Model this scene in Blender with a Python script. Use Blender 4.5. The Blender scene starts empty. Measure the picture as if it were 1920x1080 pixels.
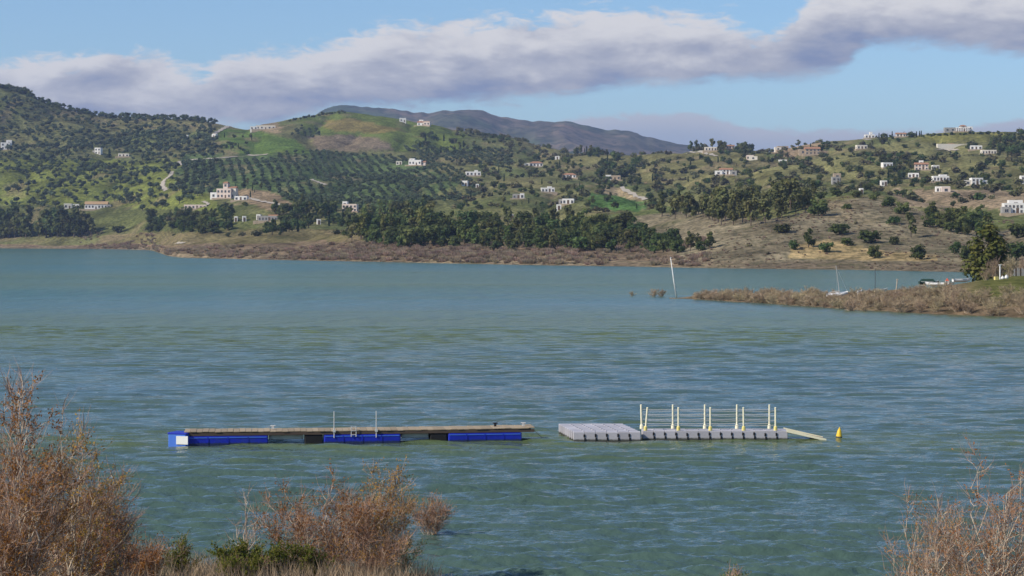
import bpy, bmesh, math, random
import numpy as np

# ------------------------------------------------------------------ camera, sky, sun, exposure
scene = bpy.context.scene
F, CH, HY = 70 / 36 * 1920, 9.2, 440.0          # focal length in photo pixels, camera height, horizon row
SUN_EL, SUN_ROT = math.radians(36), math.radians(-116)

cam = bpy.data.cameras.new('camera'); cam.lens = 70; cam.sensor_width = 36
cam.shift_y = -100 / 1920; cam.clip_start = 0.5; cam.clip_end = 30000
camo = bpy.data.objects.new('camera', cam); scene.collection.objects.link(camo)
camo.location = (0, 0, CH); camo.rotation_euler = (math.pi / 2, 0, 0)
scene.camera = camo
scene.view_settings.view_transform = 'Standard'; scene.view_settings.look = 'None'
scene.view_settings.exposure = 0.26; scene.view_settings.gamma = 1.0
scene.cycles.use_denoising = True
scene.cycles.max_bounces = 5; scene.cycles.diffuse_bounces = 2; scene.cycles.glossy_bounces = 2
scene.cycles.transmission_bounces = 2; scene.cycles.volume_bounces = 0; scene.cycles.transparent_max_bounces = 8

sun = bpy.data.lights.new('sun', 'SUN'); sun.energy = 4.2; sun.angle = math.radians(0.5); sun.color = (1.0, 0.90, 0.74)
suno = bpy.data.objects.new('sun', sun); scene.collection.objects.link(suno)
from mathutils import Vector
sdir = Vector((math.sin(SUN_ROT) * math.cos(SUN_EL), math.cos(SUN_ROT) * math.cos(SUN_EL), math.sin(SUN_EL)))
suno.rotation_euler = sdir.to_track_quat('Z', 'Y').to_euler(); suno.location = (-60, 0, 60)


class NT:
    """small helper round a node tree"""
    def __init__(s, tree): s.t = tree; s.n = tree.nodes; s.l = tree.links
    def new(s, typ, **kw):
        nd = s.n.new(typ)
        for k, v in kw.items(): setattr(nd, k, v)
        return nd
    def put(s, sock, v):
        if v is None: return
        if hasattr(v, 'is_output'): s.l.new(v, sock)
        else: sock.default_value = v
    def math(s, op, a, b=None, c=None, clamp=False):
        nd = s.new('ShaderNodeMath', operation=op, use_clamp=clamp)
        for i, v in enumerate((a, b, c)): s.put(nd.inputs[i], v)
        return nd.outputs[0]
    def mapr(s, v, a, b, c=0.0, d=1.0, smooth=True):
        nd = s.new('ShaderNodeMapRange'); nd.interpolation_type = 'SMOOTHSTEP' if smooth else 'LINEAR'
        for i, x in enumerate((v, a, b, c, d)): s.put(nd.inputs[i], x)
        return nd.outputs[0]
    def mix(s, f, a, b, blend='MIX'):
        nd = s.new('ShaderNodeMix', data_type='RGBA', blend_type=blend)
        s.put(nd.inputs[0], f); s.put(nd.inputs[6], a); s.put(nd.inputs[7], b)
        return nd.outputs[2]
    def noise(s, vec, scale, detail=3.0, rough=0.5, dist=0.0):
        nd = s.new('ShaderNodeTexNoise')
        if vec is not None: s.l.new(vec, nd.inputs['Vector'])
        nd.inputs['Scale'].default_value = scale; nd.inputs['Detail'].default_value = detail
        nd.inputs['Roughness'].default_value = rough; nd.inputs['Distortion'].default_value = dist
        return nd.outputs['Fac']
    def scale(s, vec, xyz, off=(0, 0, 0)):
        nd = s.new('ShaderNodeMapping'); s.l.new(vec, nd.inputs[0])
        nd.inputs['Scale'].default_value = xyz; nd.inputs['Location'].default_value = off
        return nd.outputs[0]
    def curve(s, v, pts):
        nd = s.new('ShaderNodeFloatCurve'); m = nd.mapping; m.extend = 'HORIZONTAL'; m.use_clip = False
        c = m.curves[0]
        c.points[0].location = pts[0]; c.points[1].location = pts[-1]
        for p in pts[1:-1]: c.points.new(*p)
        m.update(); s.put(nd.inputs['Value'], v)
        return nd.outputs[0]


def C4(c): return (c[0], c[1], c[2], 1.0)


# ---- the sky: Nishita air with a long bank of stratocumulus drifting over the hills
world = bpy.data.worlds.new('World'); scene.world = world; world.use_nodes = True
W = NT(world.node_tree); W.n.clear()
sky = W.new('ShaderNodeTexSky', sky_type='NISHITA', sun_disc=False)
sky.sun_elevation = SUN_EL; sky.sun_rotation = SUN_ROT; sky.altitude = 300; sky.air_density = 1.0; sky.dust_density = 0.25; sky.ozone_density = 2.5
tc = W.new('ShaderNodeTexCoord'); dirv = tc.outputs['Generated']
sep = W.new('ShaderNodeSeparateXYZ'); W.l.new(dirv, sep.inputs[0])
az = W.math('ARCTAN2', sep.outputs[0], sep.outputs[1])
hor = W.math('SQRT', W.math('ADD', W.math('MULTIPLY', sep.outputs[0], sep.outputs[0]), W.math('MULTIPLY', sep.outputs[1], sep.outputs[1])))
el = W.math('ARCTAN2', sep.outputs[2], hor)
AZ0, AZ1, ELS = -0.42, 0.42, 0.16
azn = W.math('DIVIDE', W.math('SUBTRACT', az, AZ0), AZ1 - AZ0)
def cpts(tab):
    out = []
    for u, y in tab:
        a = math.atan((u - 960) / F)
        out.append(((a - AZ0) / (AZ1 - AZ0), math.atan((HY - y) / F * math.cos(a)) / ELS))
    return out
TOP = [(-500, 130), (-200, 120), (0, 112), (150, 104), (290, 98), (335, 122), (375, 138), (405, 115), (435, 94), (560, 88), (640, 80), (690, 62), (800, 44), (900, 38), (1000, 28),
       (1100, 16), (1200, 14), (1300, 26), (1370, 34), (1430, 54), (1490, 24), (1540, -30), (1700, -60), (1920, -80), (2400, -90)]
BASE = [(-500, 240), (-200, 232), (0, 222), (200, 226), (400, 230), (520, 226), (565, 210), (650, 196), (800, 194), (900, 188), (1000, 182), (1100, 168), (1200, 158), (1300, 150), (1400, 142),
        (1520, 138), (1575, 128), (1600, 100), (1640, 82), (1750, 88), (1850, 93), (1920, 96), (2400, 110)]
LOW = [(-500, 300), (900, 300), (1000, 250), (1060, 228), (1150, 213), (1330, 216), (1400, 236), (1560, 241), (1640, 246), (1760, 246), (1850, 226), (1920, 217), (2100, 205), (2400, 215)]
etop = W.math('MULTIPLY', W.curve(azn, cpts(TOP)), ELS)
ebase = W.math('MULTIPLY', W.curve(azn, cpts(BASE)), ELS)
elow = W.math('MULTIPLY', W.curve(azn, cpts(LOW)), ELS)
dst = W.scale(dirv, (1, 1, 3.0))
nA = W.noise(dst, 26, 6, 0.58, 0.4)       # puffs
nB = W.noise(dst, 70, 5, 0.6, 0.6)        # wisps
nL = W.noise(dirv, 5, 2, 0.5)             # slow swell of the bank
wisp = W.math('ADD', W.math('MULTIPLY', W.math('SUBTRACT', nA, 0.5), 0.026), W.math('MULTIPLY', W.math('SUBTRACT', nB, 0.5), 0.024))
topd = W.math('ADD', W.math('SUBTRACT', etop, el), wisp)
based = W.math('ADD', W.math('SUBTRACT', el, ebase), W.math('MULTIPLY', wisp, 0.45))
mask = W.math('MULTIPLY', W.mapr(topd, -0.0028, 0.0062), W.mapr(based, -0.0050, 0.0040))
# the rest of the sky: broken patches of the same cloud, beyond the bank
nP = W.noise(W.scale(dirv, (1, 1, 2.2), (3.1, 0.4, 0)), 4.0, 6, 0.55, 0.3)
patch = W.math('MULTIPLY', W.mapr(nP, 0.56, 0.68), W.mapr(el, 0.16, 0.30))
th = W.math('MAXIMUM', W.math('SUBTRACT', etop, ebase), 0.01)
tt = W.math('DIVIDE', W.math('SUBTRACT', el, ebase), th)
nS = W.noise(W.scale(dirv, (1, 1, 2.2), (0.0, 0.0, -0.010)), 15, 6, 0.55, 0.5)
nA2 = W.noise(W.scale(dirv, (1, 1, 3.0), (-0.010, 0.0, 0.022)), 26, 6, 0.58, 0.4)      # the same cloud a step towards the sun: less of it there means a lit flank
nS2 = W.noise(W.scale(dirv, (1, 1, 2.2), (-0.020, 0.0, 0.020)), 15, 6, 0.55, 0.5)
relief = W.math('ADD', W.math('MULTIPLY', W.math('SUBTRACT', nA, nA2), 1.1), W.math('MULTIPLY', W.math('SUBTRACT', nS, nS2), 0.9))
lightf = W.math('ADD', W.math('ADD', W.math('MULTIPLY', tt, 0.80), W.math('MULTIPLY', W.math('SUBTRACT', nS, 0.5), 1.0)), W.math('ADD', relief, W.math('MULTIPLY', W.math('SUBTRACT', nB, 0.5), 0.35)))
cl1 = W.mix(W.mapr(lightf, -0.40, 0.22), C4((0.20, 0.24, 0.375)), C4((0.36, 0.37, 0.435)))
ccol = W.mix(W.mapr(lightf, 0.02, 0.88), cl1, C4((0.69, 0.67, 0.66)))
lowm = W.math('MULTIPLY', W.mapr(W.math('ADD', W.math('SUBTRACT', elow, el), W.math('MULTIPLY', wisp, 0.35)), -0.0012, 0.0030), 0.88)
lowc = W.mix(W.mapr(W.math('SUBTRACT', elow, el), 0.001, 0.014), C4((0.50, 0.495, 0.54)), C4((0.37, 0.41, 0.51)))
SKYK = 0.108
skyt = W.mix(1.0, sky.outputs[0], C4((SKYK * 0.78, SKYK * 0.92, SKYK * 1.06)), 'MULTIPLY')
c1 = W.mix(lowm, skyt, lowc)
c2 = W.mix(W.math('MULTIPLY', mask, 0.96), c1, ccol)
c3 = W.mix(W.math('MULTIPLY', patch, 0.7), c2, C4((0.46, 0.45, 0.48)))
bg = W.new('ShaderNodeBackground'); W.l.new(c3, bg.inputs[0]); bg.inputs[1].default_value = 1.0
wo = W.new('ShaderNodeOutputWorld'); W.l.new(bg.outputs[0], wo.inputs[0])

# ------------------------------------------------------------------ helpers
R = random.Random(11); RN = np.random.default_rng(5)
COL = scene.collection


def link(name, data, parent=None, loc=None, rz=None, scl=None):
    o = bpy.data.objects.new(name, data); COL.objects.link(o)
    if parent is not None: o.parent = parent
    if loc is not None: o.location = loc
    if rz is not None: o.rotation_euler = (0, 0, rz)
    if scl is not None: o.scale = scl if hasattr(scl, '__len__') else (scl,) * 3
    return o


def tag(o, label=None, cat=None, group=None, kind=None):
    if label: o['label'] = label
    if cat: o['category'] = cat
    if group: o['group'] = group
    if kind: o['kind'] = kind
    return o


def thing(name, label, cat, loc=(0, 0, 0), rz=0.0, group=None, scl=None):
    o = link(name, None, None, loc, rz, scl); o.empty_display_size = 0.3
    return tag(o, label, cat, group)


def arr_mesh(name, V, faces, mats, smooth=False, colors=None, fmat=None):
    """V (n,3); faces: list of int arrays (m,3) or (m,4)"""
    me = bpy.data.meshes.new(name)
    V = np.asarray(V, np.float32); me.vertices.add(len(V)); me.vertices.foreach_set('co', V.ravel())
    loops = np.concatenate([np.asarray(f, np.int32).ravel() for f in faces if len(f)])
    cnt = np.concatenate([np.full(len(f), np.asarray(f).shape[1], np.int32) for f in faces if len(f)])
    me.loops.add(len(loops)); me.loops.foreach_set('vertex_index', loops)
    me.polygons.add(len(cnt)); st = np.concatenate([[0], np.cumsum(cnt)[:-1]]).astype(np.int32)
    me.polygons.foreach_set('loop_start', st); me.polygons.foreach_set('loop_total', cnt)
    if smooth: me.polygons.foreach_set('use_smooth', np.ones(len(cnt), bool))
    if fmat is not None: me.polygons.foreach_set('material_index', np.asarray(fmat, np.int32))
    if colors is not None:
        a = me.color_attributes.new('ground', 'FLOAT_COLOR', 'POINT')
        cc = np.ones((len(V), 4), np.float32); cc[:, :3] = colors; a.data.foreach_set('color', cc.ravel())
    for m in (mats if isinstance(mats, (list, tuple)) else [mats]): me.materials.append(m)
    me.update(calc_edges=True); me.validate()
    return me


class MB:
    """collects boxes, tubes and quads into one mesh"""
    def __init__(s): s.v = []; s.f = []
    def add(s, vs, fs):
        o = len(s.v); s.v += [tuple(v) for v in vs]; s.f += [tuple(i + o for i in f) for f in fs]
    def box(s, x0, x1, y0, y1, z0, z1, bev=0.0):
        if bev <= 0:
            s.add([(x0, y0, z0), (x1, y0, z0), (x1, y1, z0), (x0, y1, z0), (x0, y0, z1), (x1, y0, z1), (x1, y1, z1), (x0, y1, z1)],
                  [(3, 2, 1, 0), (4, 5, 6, 7), (0, 1, 5, 4), (1, 2, 6, 5), (2, 3, 7, 6), (3, 0, 4, 7)])
            return
        bm = bmesh.new(); bmesh.ops.create_cube(bm, size=1)
        for v in bm.verts: v.co = ((x0 + x1) / 2 + v.co.x * (x1 - x0), (y0 + y1) / 2 + v.co.y * (y1 - y0), (z0 + z1) / 2 + v.co.z * (z1 - z0))
        bmesh.ops.bevel(bm, geom=list(bm.edges), offset=bev, segments=1, affect='EDGES', profile=0.5)
        bm.verts.index_update()
        s.add([tuple(v.co) for v in bm.verts], [tuple(v.index for v in f.verts) for f in bm.faces]); bm.free()
    def tube(s, pts, rad, n=6, cap=True):
        pts = [Vector(p) for p in pts]; o = len(s.v)
        rs = rad if hasattr(rad, '__len__') else [rad] * len(pts)
        for i, p in enumerate(pts):
            d = (pts[min(i + 1, len(pts) - 1)] - pts[max(i - 1, 0)]).normalized()
            a = d.orthogonal().normalized() if abs(d.z) > .95 else Vector((0, 0, 1)).cross(d).normalized()
            b = d.cross(a)
            for k in range(n):
                t = 2 * math.pi * k / n; s.v.append(tuple(p + (a * math.cos(t) + b * math.sin(t)) * rs[i]))
        for i in range(len(pts) - 1):
            for k in range(n):
                s.f.append((o + i * n + k, o + i * n + (k + 1) % n, o + (i + 1) * n + (k + 1) % n, o + (i + 1) * n + k))
        if cap:
            s.f.append(tuple(o + k for k in reversed(range(n)))); e = o + (len(pts) - 1) * n; s.f.append(tuple(e + k for k in range(n)))
    def lathe(s, prof, n=12, c=(0, 0)):
        o = len(s.v)
        for r, z in prof:
            for k in range(n):
                t = 2 * math.pi * k / n; s.v.append((c[0] + r * math.cos(t), c[1] + r * math.sin(t), z))
        for i in range(len(prof) - 1):
            for k in range(n): s.f.append((o + i * n + k, o + i * n + (k + 1) % n, o + (i + 1) * n + (k + 1) % n, o + (i + 1) * n + k))
        s.f.append(tuple(o + k for k in reversed(range(n)))); e = o + (len(prof) - 1) * n; s.f.append(tuple(e + k for k in range(n)))
    def mesh(s, name, mat, smooth=False):
        me = bpy.data.meshes.new(name); me.from_pydata(s.v, [], s.f); me.materials.append(mat)
        if smooth: me.polygons.foreach_set('use_smooth', np.ones(len(me.polygons), bool))
        me.update(); return me
    def build(s, name, mat, parent=None, smooth=False, **kw): return link(name, s.mesh(name, mat, smooth), parent, **kw)


# ------------------------------------------------------------------ materials
def material(name):
    m = bpy.data.materials.new(name); m.use_nodes = True
    T = NT(m.node_tree); b = T.n['Principled BSDF']
    return m, T, b


def mat_plain(name, col, rough=0.7, var=0.18, scale=3.0, metal=0.0, bump=0.0, spec=0.3, streak=None, rnd=0.0, dirt=None, waterline_shade=None):
    m, T, b = material(name)
    tcn = T.new('ShaderNodeTexCoord'); v = tcn.outputs['Object']
    if streak: v = T.scale(v, streak)
    n = T.noise(v, scale, 5, 0.6)
    f = T.mapr(n, 0.25, 0.75, 1 - var, 1 + var, False)
    c = T.mix(1.0, C4(col), T.mix(1.0, C4((1, 1, 1)), f, 'MULTIPLY'), 'MULTIPLY')
    if dirt:
        n2 = T.noise(tcn.outputs['Object'], scale * 0.35, 6, 0.65)
        c = T.mix(T.mapr(n2, 0.5, 0.7, 0, 0.6), c, C4(dirt))
    if waterline_shade:                                                 # dark band at the waterline, shade painted into the colour
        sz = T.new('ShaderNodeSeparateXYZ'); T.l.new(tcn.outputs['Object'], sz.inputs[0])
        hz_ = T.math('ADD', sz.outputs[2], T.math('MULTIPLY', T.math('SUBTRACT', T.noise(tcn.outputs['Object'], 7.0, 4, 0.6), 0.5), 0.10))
        c = T.mix(T.mapr(hz_, 0.05, 0.13, 0.9, 0.0), c, C4(waterline_shade))
    if rnd:
        oi = T.new('ShaderNodeObjectInfo')
        hs = T.new('ShaderNodeHueSaturation'); T.l.new(c, hs.inputs['Color'])
        T.l.new(T.mapr(oi.outputs['Random'], 0, 1, 1 - rnd, 1 + rnd, False), hs.inputs['Value'])
        c = hs.outputs[0]
    T.l.new(c, b.inputs['Base Color'])
    b.inputs['Roughness'].default_value = rough; b.inputs['Metallic'].default_value = metal
    b.inputs['Specular IOR Level'].default_value = spec
    if bump:
        bn = T.new('ShaderNodeBump'); bn.inputs['Strength'].default_value = bump; bn.inputs['Distance'].default_value = 0.02
        T.l.new(n, bn.inputs['Height']); T.l.new(bn.outputs[0], b.inputs['Normal'])
    return m


def mat_leaf(name, ca, cb, scale=2.0, rndv=0.3, rndh=0.03, trans=0.25):
    """foliage: two greens in clumps, each plant a little different, some light through the leaf"""
    m, T, b = material(name)
    tcn = T.new('ShaderNodeTexCoord'); oi = T.new('ShaderNodeObjectInfo')
    n = T.noise(tcn.outputs['Object'], scale, 3, 0.6)
    c = T.mix(T.mapr(n, 0.35, 0.65), C4(ca), C4(cb))
    hs = T.new('ShaderNodeHueSaturation'); T.l.new(c, hs.inputs['Color'])
    T.l.new(T.mapr(oi.outputs['Random'], 0, 1, 1 - rndv, 1 + rndv, False), hs.inputs['Value'])
    r2 = T.math('FRACT', T.math('MULTIPLY', oi.outputs['Random'], 7.31))
    T.l.new(T.mapr(r2, 0, 1, 0.5 - rndh, 0.5 + rndh, False), hs.inputs['Hue'])
    T.l.new(hs.outputs[0], b.inputs['Base Color']); b.inputs['Roughness'].default_value = 0.75
    b.inputs['Specular IOR Level'].default_value = 0.15
    if trans > 0:
        tr = T.new('ShaderNodeBsdfTranslucent'); T.l.new(hs.outputs[0], tr.inputs[0])
        mx = T.new('ShaderNodeMixShader'); mx.inputs[0].default_value = trans
        T.l.new(b.outputs[0], mx.inputs[1]); T.l.new(tr.outputs[0], mx.inputs[2])
        T.l.new(mx.outputs[0], T.n['Material Output'].inputs[0])
    return m


M = {}
M['oak'] = mat_leaf('oak_leaves', (0.058, 0.090, 0.030), (0.130, 0.155, 0.048), 3.0, 0.42, 0.035, 0.38)
M['pine'] = mat_leaf('pine_needles', (0.078, 0.110, 0.034), (0.150, 0.165, 0.050), 3.0, 0.35, 0.03, 0.38)
M['euca'] = mat_leaf('eucalyptus_leaves', (0.105, 0.120, 0.045), (0.180, 0.175, 0.065), 3.0, 0.3, 0.02)
M['cypress'] = mat_leaf('cypress_leaves', (0.018, 0.042, 0.016), (0.035, 0.062, 0.020), 3.0, 0.25, 0.01)
M['olive'] = mat_leaf('olive_leaves', (0.072, 0.105, 0.056), (0.130, 0.158, 0.085), 3.0, 0.38, 0.025, 0.38)
M['scrub'] = mat_leaf('scrub_leaves', (0.100, 0.105, 0.045), (0.17, 0.155, 0.08), 3.0, 0.4, 0.03)
M['mauve'] = mat_leaf('bare_scrub', (0.29, 0.22, 0.17), (0.42, 0.33, 0.22), 3.0, 0.3, 0.03, 0.45)
M['bark'] = mat_plain('bark', (0.11, 0.085, 0.065), 0.9, 0.3, 8)
M['twig'] = mat_plain('twig_bark', (0.33, 0.205, 0.145), 0.85, 0.45, 5)
M['twig_pale'] = mat_plain('pale_twig_bark', (0.48, 0.40, 0.31), 0.85, 0.35, 5)
M['rust'] = mat_leaf('rusty_leaves', (0.29, 0.120, 0.030), (0.42, 0.21, 0.055), 2.2, 0.2, 0.01, 0.35)
M['ochre'] = mat_leaf('ochre_leaves', (0.34, 0.175, 0.040), (0.50, 0.31, 0.080), 2.2, 0.2, 0.01, 0.35)
M['fresh'] = mat_leaf('green_leaves', (0.085, 0.115, 0.018), (0.185, 0.185, 0.030), 2.5, 0.2, 0.01, 0.35)
M['reed'] = mat_leaf('reed_twigs', (0.34, 0.265, 0.17), (0.48, 0.38, 0.24), 2.0, 0.25, 0.02, 0.2)
M['wall_white'] = mat_plain('white_render', (0.78, 0.76, 0.72), 0.85, 0.06, 0.6)
M['wall_cream'] = mat_plain('cream_render', (0.74, 0.68, 0.57), 0.85, 0.08, 0.6)
M['wall_pink'] = mat_plain('pinkish_render', (0.70, 0.58, 0.50), 0.85, 0.08, 0.6)
M['wall_tan'] = mat_plain('tan_stone', (0.42, 0.33, 0.23), 0.9, 0.2, 0.8)
M['wall_grey'] = mat_plain('grey_block', (0.34, 0.33, 0.31), 0.9, 0.15, 0.8)
M['tile'] = mat_plain('clay_roof_tiles', (0.36, 0.19, 0.11), 0.85, 0.25, 3.0)
M['tile_ochre'] = mat_plain('ochre_roof_tiles', (0.42, 0.28, 0.15), 0.85, 0.2, 3.0)
M['flatroof'] = mat_plain('pale_flat_roof', (0.50, 0.46, 0.41), 0.9, 0.12, 1.0)
M['glass'] = mat_plain('window_glass', (0.035, 0.045, 0.06), 0.15, 0.1, 1.0, spec=0.6)
M['frame'] = mat_plain('painted_frame', (0.35, 0.31, 0.27), 0.6, 0.1, 2.0)
M['door'] = mat_plain('brown_door', (0.13, 0.085, 0.055), 0.7, 0.15, 2.0)
M['track'] = mat_plain('pale_track', (0.40, 0.355, 0.29), 0.95, 0.2, 0.15)


# ------------------------------------------------------------------ value noise in numpy
_LAT = np.random.default_rng(77).random((8, 256, 256)).astype(np.float64)
def vn(x, y, s=0):
    x = np.asarray(x, float); y = np.asarray(y, float)
    xi = np.floor(x).astype(int); yi = np.floor(y).astype(int); fx = x - xi; fy = y - yi
    fx = fx * fx * (3 - 2 * fx); fy = fy * fy * (3 - 2 * fy); L = _LAT[s % 8]
    g = lambda a, b: L[a & 255, b & 255]
    return (g(xi, yi) * (1 - fx) + g(xi + 1, yi) * fx) * (1 - fy) + (g(xi, yi + 1) * (1 - fx) + g(xi + 1, yi + 1) * fx) * fy
def fbm(x, y, o=4, s=0):
    a, t, w = 0, 1.0, 0
    for i in range(o):
        a = a + t * vn(x * 2 ** i + 13.7 * i, y * 2 ** i + 5.1 * i, s + i); w += t; t *= .5
    return a / w - .5


# ------------------------------------------------------------------ the hills round the lake: a height table over (bearing, distance)
U0, U1, DU = -620, 2560, 5
YG0, YG1, DY = 420.0, 2640.0, 4.0
UG = np.arange(U0, U1 + 1, DU, dtype=float); YG = np.arange(YG0, YG1 + 1, DY)
def tab(pts): a = np.array(pts, float); return np.interp(UG, a[:, 0], a[:, 1])
def gsm(a, s):
    k = np.exp(-0.5 * (np.arange(-30, 31) / s) ** 2); k /= k.sum()
    return np.convolve(np.pad(a, 30, 'edge'), k, 'valid')
SKYL = [(-620, 150), (-200, 140), (0, 160), (50, 171), (90, 192), (150, 207), (200, 216), (300, 219), (380, 222), (430, 234), (465, 241), (490, 230), (520, 227), (560, 219), (610, 210),
        (640, 207), (700, 214), (750, 222), (800, 232), (850, 241), (900, 249), (960, 259), (1020, 276), (1080, 287), (1140, 290), (1200, 288), (1260, 289), (1300, 285), (1340, 278),
        (1400, 282), (1450, 284), (1500, 274), (1560, 264), (1620, 258), (1700, 254), (1760, 249), (1840, 246), (1920, 247), (2560, 235)]
YSH = [(-620, 462), (0, 465.5), (200, 467), (285, 469), (315, 480), (340, 483), (500, 487), (660, 490), (850, 494), (1000, 497), (1200, 500), (1350, 503), (1600, 506), (1840, 511), (1920, 513), (2560, 524)]
ysh = gsm(tab(YSH), 1.2); Ys = F * CH / (ysh - HY)
def pt(pts): a = np.array(pts, float); return np.interp(UG, a[:, 0], a[:, 1]), np.interp(UG, a[:, 0], a[:, 2])
K3 = [(-620, 1480, 447), (0, 1400, 447), (270, 1290, 450), (340, 890, 463), (500, 790, 466), (650, 740, 467), (900, 680, 468), (1100, 640, 470), (1250, 620, 470), (1350, 600, 457), (1480, 600, 440), (1600, 590, 446), (1850, 570, 450), (2560, 520, 450)]
K4 = [(-620, 1560, 400), (0, 1480, 402), (270, 1380, 410), (340, 1050, 440), (500, 950, 436), (650, 840, 430), (900, 790, 428), (1100, 740, 434), (1250, 720, 418), (1350, 700, 409), (1480, 720, 387), (1600, 740, 372), (1700, 740, 385), (1850, 740, 396), (2560, 740, 390)]
K5 = [(-620, 1660, 350), (0, 1580, 352), (270, 1480, 370), (340, 1250, 395), (500, 1150, 388), (650, 1050, 404), (900, 1000, 401), (1100, 950, 396), (1250, 900, 392), (1350, 900, 383), (1480, 880, 372), (1600, 880, 360), (1850, 880, 370), (2560, 880, 360)]
K6 = [(-620, 1780, 300), (0, 1700, 302), (270, 1620, 322), (340, 1450, 343), (500, 1400, 335), (650, 1400, 350), (900, 1350, 346), (1100, 1250, 350), (1250, 1150, 358), (1350, 1100, 350), (1480, 1050, 343), (1600, 1050, 333), (1850, 1050, 340), (2560, 1050, 330)]
K7 = [(-620, 1920, 225), (0, 1850, 232), (200, 1830, 262), (340, 1780, 275), (500, 1750, 270), (650, 1850, 272), (900, 1720, 302), (1100, 1570, 316), (1250, 1450, 320), (1350, 1400, 312), (1480, 1330, 305), (1600, 1300, 294), (1850, 1300, 290), (2560, 1300, 285)]
Y8 = tab([(-620, 2060), (0, 1990), (300, 2060), (470, 2000), (640, 2250), (800, 2200), (960, 2100), (1100, 1900), (1250, 1800), (1400, 1750), (1600, 1650), (1920, 1600), (2560, 1600)])
zof = lambda Yv, yp: CH - (yp - HY) * Yv / F
kY = [Ys - 60, Ys, Ys + 14]; kZ = [np.full_like(Ys, -4.0), np.zeros_like(Ys), np.full_like(Ys, 1.3)]
for K in (K3, K4, K5, K6, K7):
    a, b = pt(K); a = gsm(a, 5); b = gsm(b, 5); a = np.maximum(a, kY[-1] + 20); kY.append(a); kZ.append(zof(a, b))
a = gsm(Y8, 5); kY.append(a); kZ.append(zof(a, gsm(tab(SKYL), 1.0) + 3))
kY.append(a + 160); kZ.append(kZ[-1] - 25); kY.append(a + 420); kZ.append(kZ[-2] - 75)
kY = np.array(kY); kZ = np.array(kZ)
def pchip(x, y, q):
    h = np.diff(x); d = np.diff(y) / h; m = np.zeros_like(y)
    s = d[:-1] * d[1:] > 0
    w1 = 2 * h[1:] + h[:-1]; w2 = h[1:] + 2 * h[:-1]
    with np.errstate(divide='ignore', invalid='ignore'):
        m[1:-1] = np.where(s, (w1 + w2) / (w1 / d[:-1] + w2 / d[1:]), 0)
    m[0], m[-1] = d[0], d[-1]
    i = np.clip(np.searchsorted(x, q) - 1, 0, len(x) - 2); t = np.clip((q - x[i]) / h[i], -.5, 1.5)
    return ((2 * t ** 3 - 3 * t ** 2 + 1) * y[i] + (t ** 3 - 2 * t ** 2 + t) * h[i] * m[i] + (-2 * t ** 3 + 3 * t ** 2) * y[i + 1] + (t ** 3 - t ** 2) * h[i] * m[i + 1])
ZT = np.zeros((len(UG), len(YG)))
for i in range(len(UG)):
    ZT[i] = pchip(kY[:, i], kZ[:, i], np.clip(YG, kY[0, i], kY[-1, i]))
XX = (UG[:, None] - 960) / F * YG[None, :]; YY = np.repeat(YG[None, :], len(UG), 0)
rel = np.clip((YY - Ys[:, None]) / 250, 0, 1); fade8 = np.clip(np.abs(YY - kY[8][:, None]) / 150, 0.25, 1)
ZT += rel * fade8 * (fbm(XX / 140, YY / 140, 3, 1) * 15 + fbm(XX / 38, YY / 38, 3, 3) * 4.0) + np.clip((YY - Ys[:, None]) / 40, 0, 1) * fbm(XX / 12, YY / 12, 2, 5) * 0.9
ZT -= rel * fade8 * (1 - np.abs(2 * vn(XX / 42 + .3 * fbm(YY / 60, XX / 60, 2, 5), YY / 170, 6) - 1)) ** 3 * 5.0      # erosion gullies running down the slopes
def HT(u, Y):
    fu = np.clip((np.asarray(u, float) - U0) / DU, 0, len(UG) - 1.001); fy = np.clip((np.asarray(Y, float) - YG0) / DY, 0, len(YG) - 1.001)
    i = fu.astype(int); j = fy.astype(int); a = fu - i; b = fy - j
    return (ZT[i, j] * (1 - a) + ZT[i + 1, j] * a) * (1 - b) + (ZT[i, j + 1] * (1 - a) + ZT[i + 1, j + 1] * a) * b
_yfine = np.arange(430, 2500, 1.0)
def hit(px, py):
    """first point of the hills on the line of sight through a photo pixel"""
    z = HT(np.full_like(_yfine, px), _yfine); ya = HY + (CH - z) * F / _yfine
    ok = (z > 0.02) & (ya <= py)
    k = int(np.argmax(ok)) if ok.any() else int(np.argmin(ya))
    Y = _yfine[k]
    return ((px - 960) / F * Y, Y, float(z[k]))
def ground(X, Y): return float(HT(X / Y * F + 960, Y))


def inpoly(u, y, poly):
    p = np.array(poly, float); r = np.zeros(np.shape(u), bool); j = len(p) - 1
    for i in range(len(p)):
        xi, yi = p[i]; xj, yj = p[j]
        with np.errstate(divide='ignore', invalid='ignore'):
            c = ((yi > y) != (yj > y)) & (u < (xj - xi) * (y - yi) / (yj - yi + 1e-9) + xi)
        r ^= c; j = i
    return r


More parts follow.
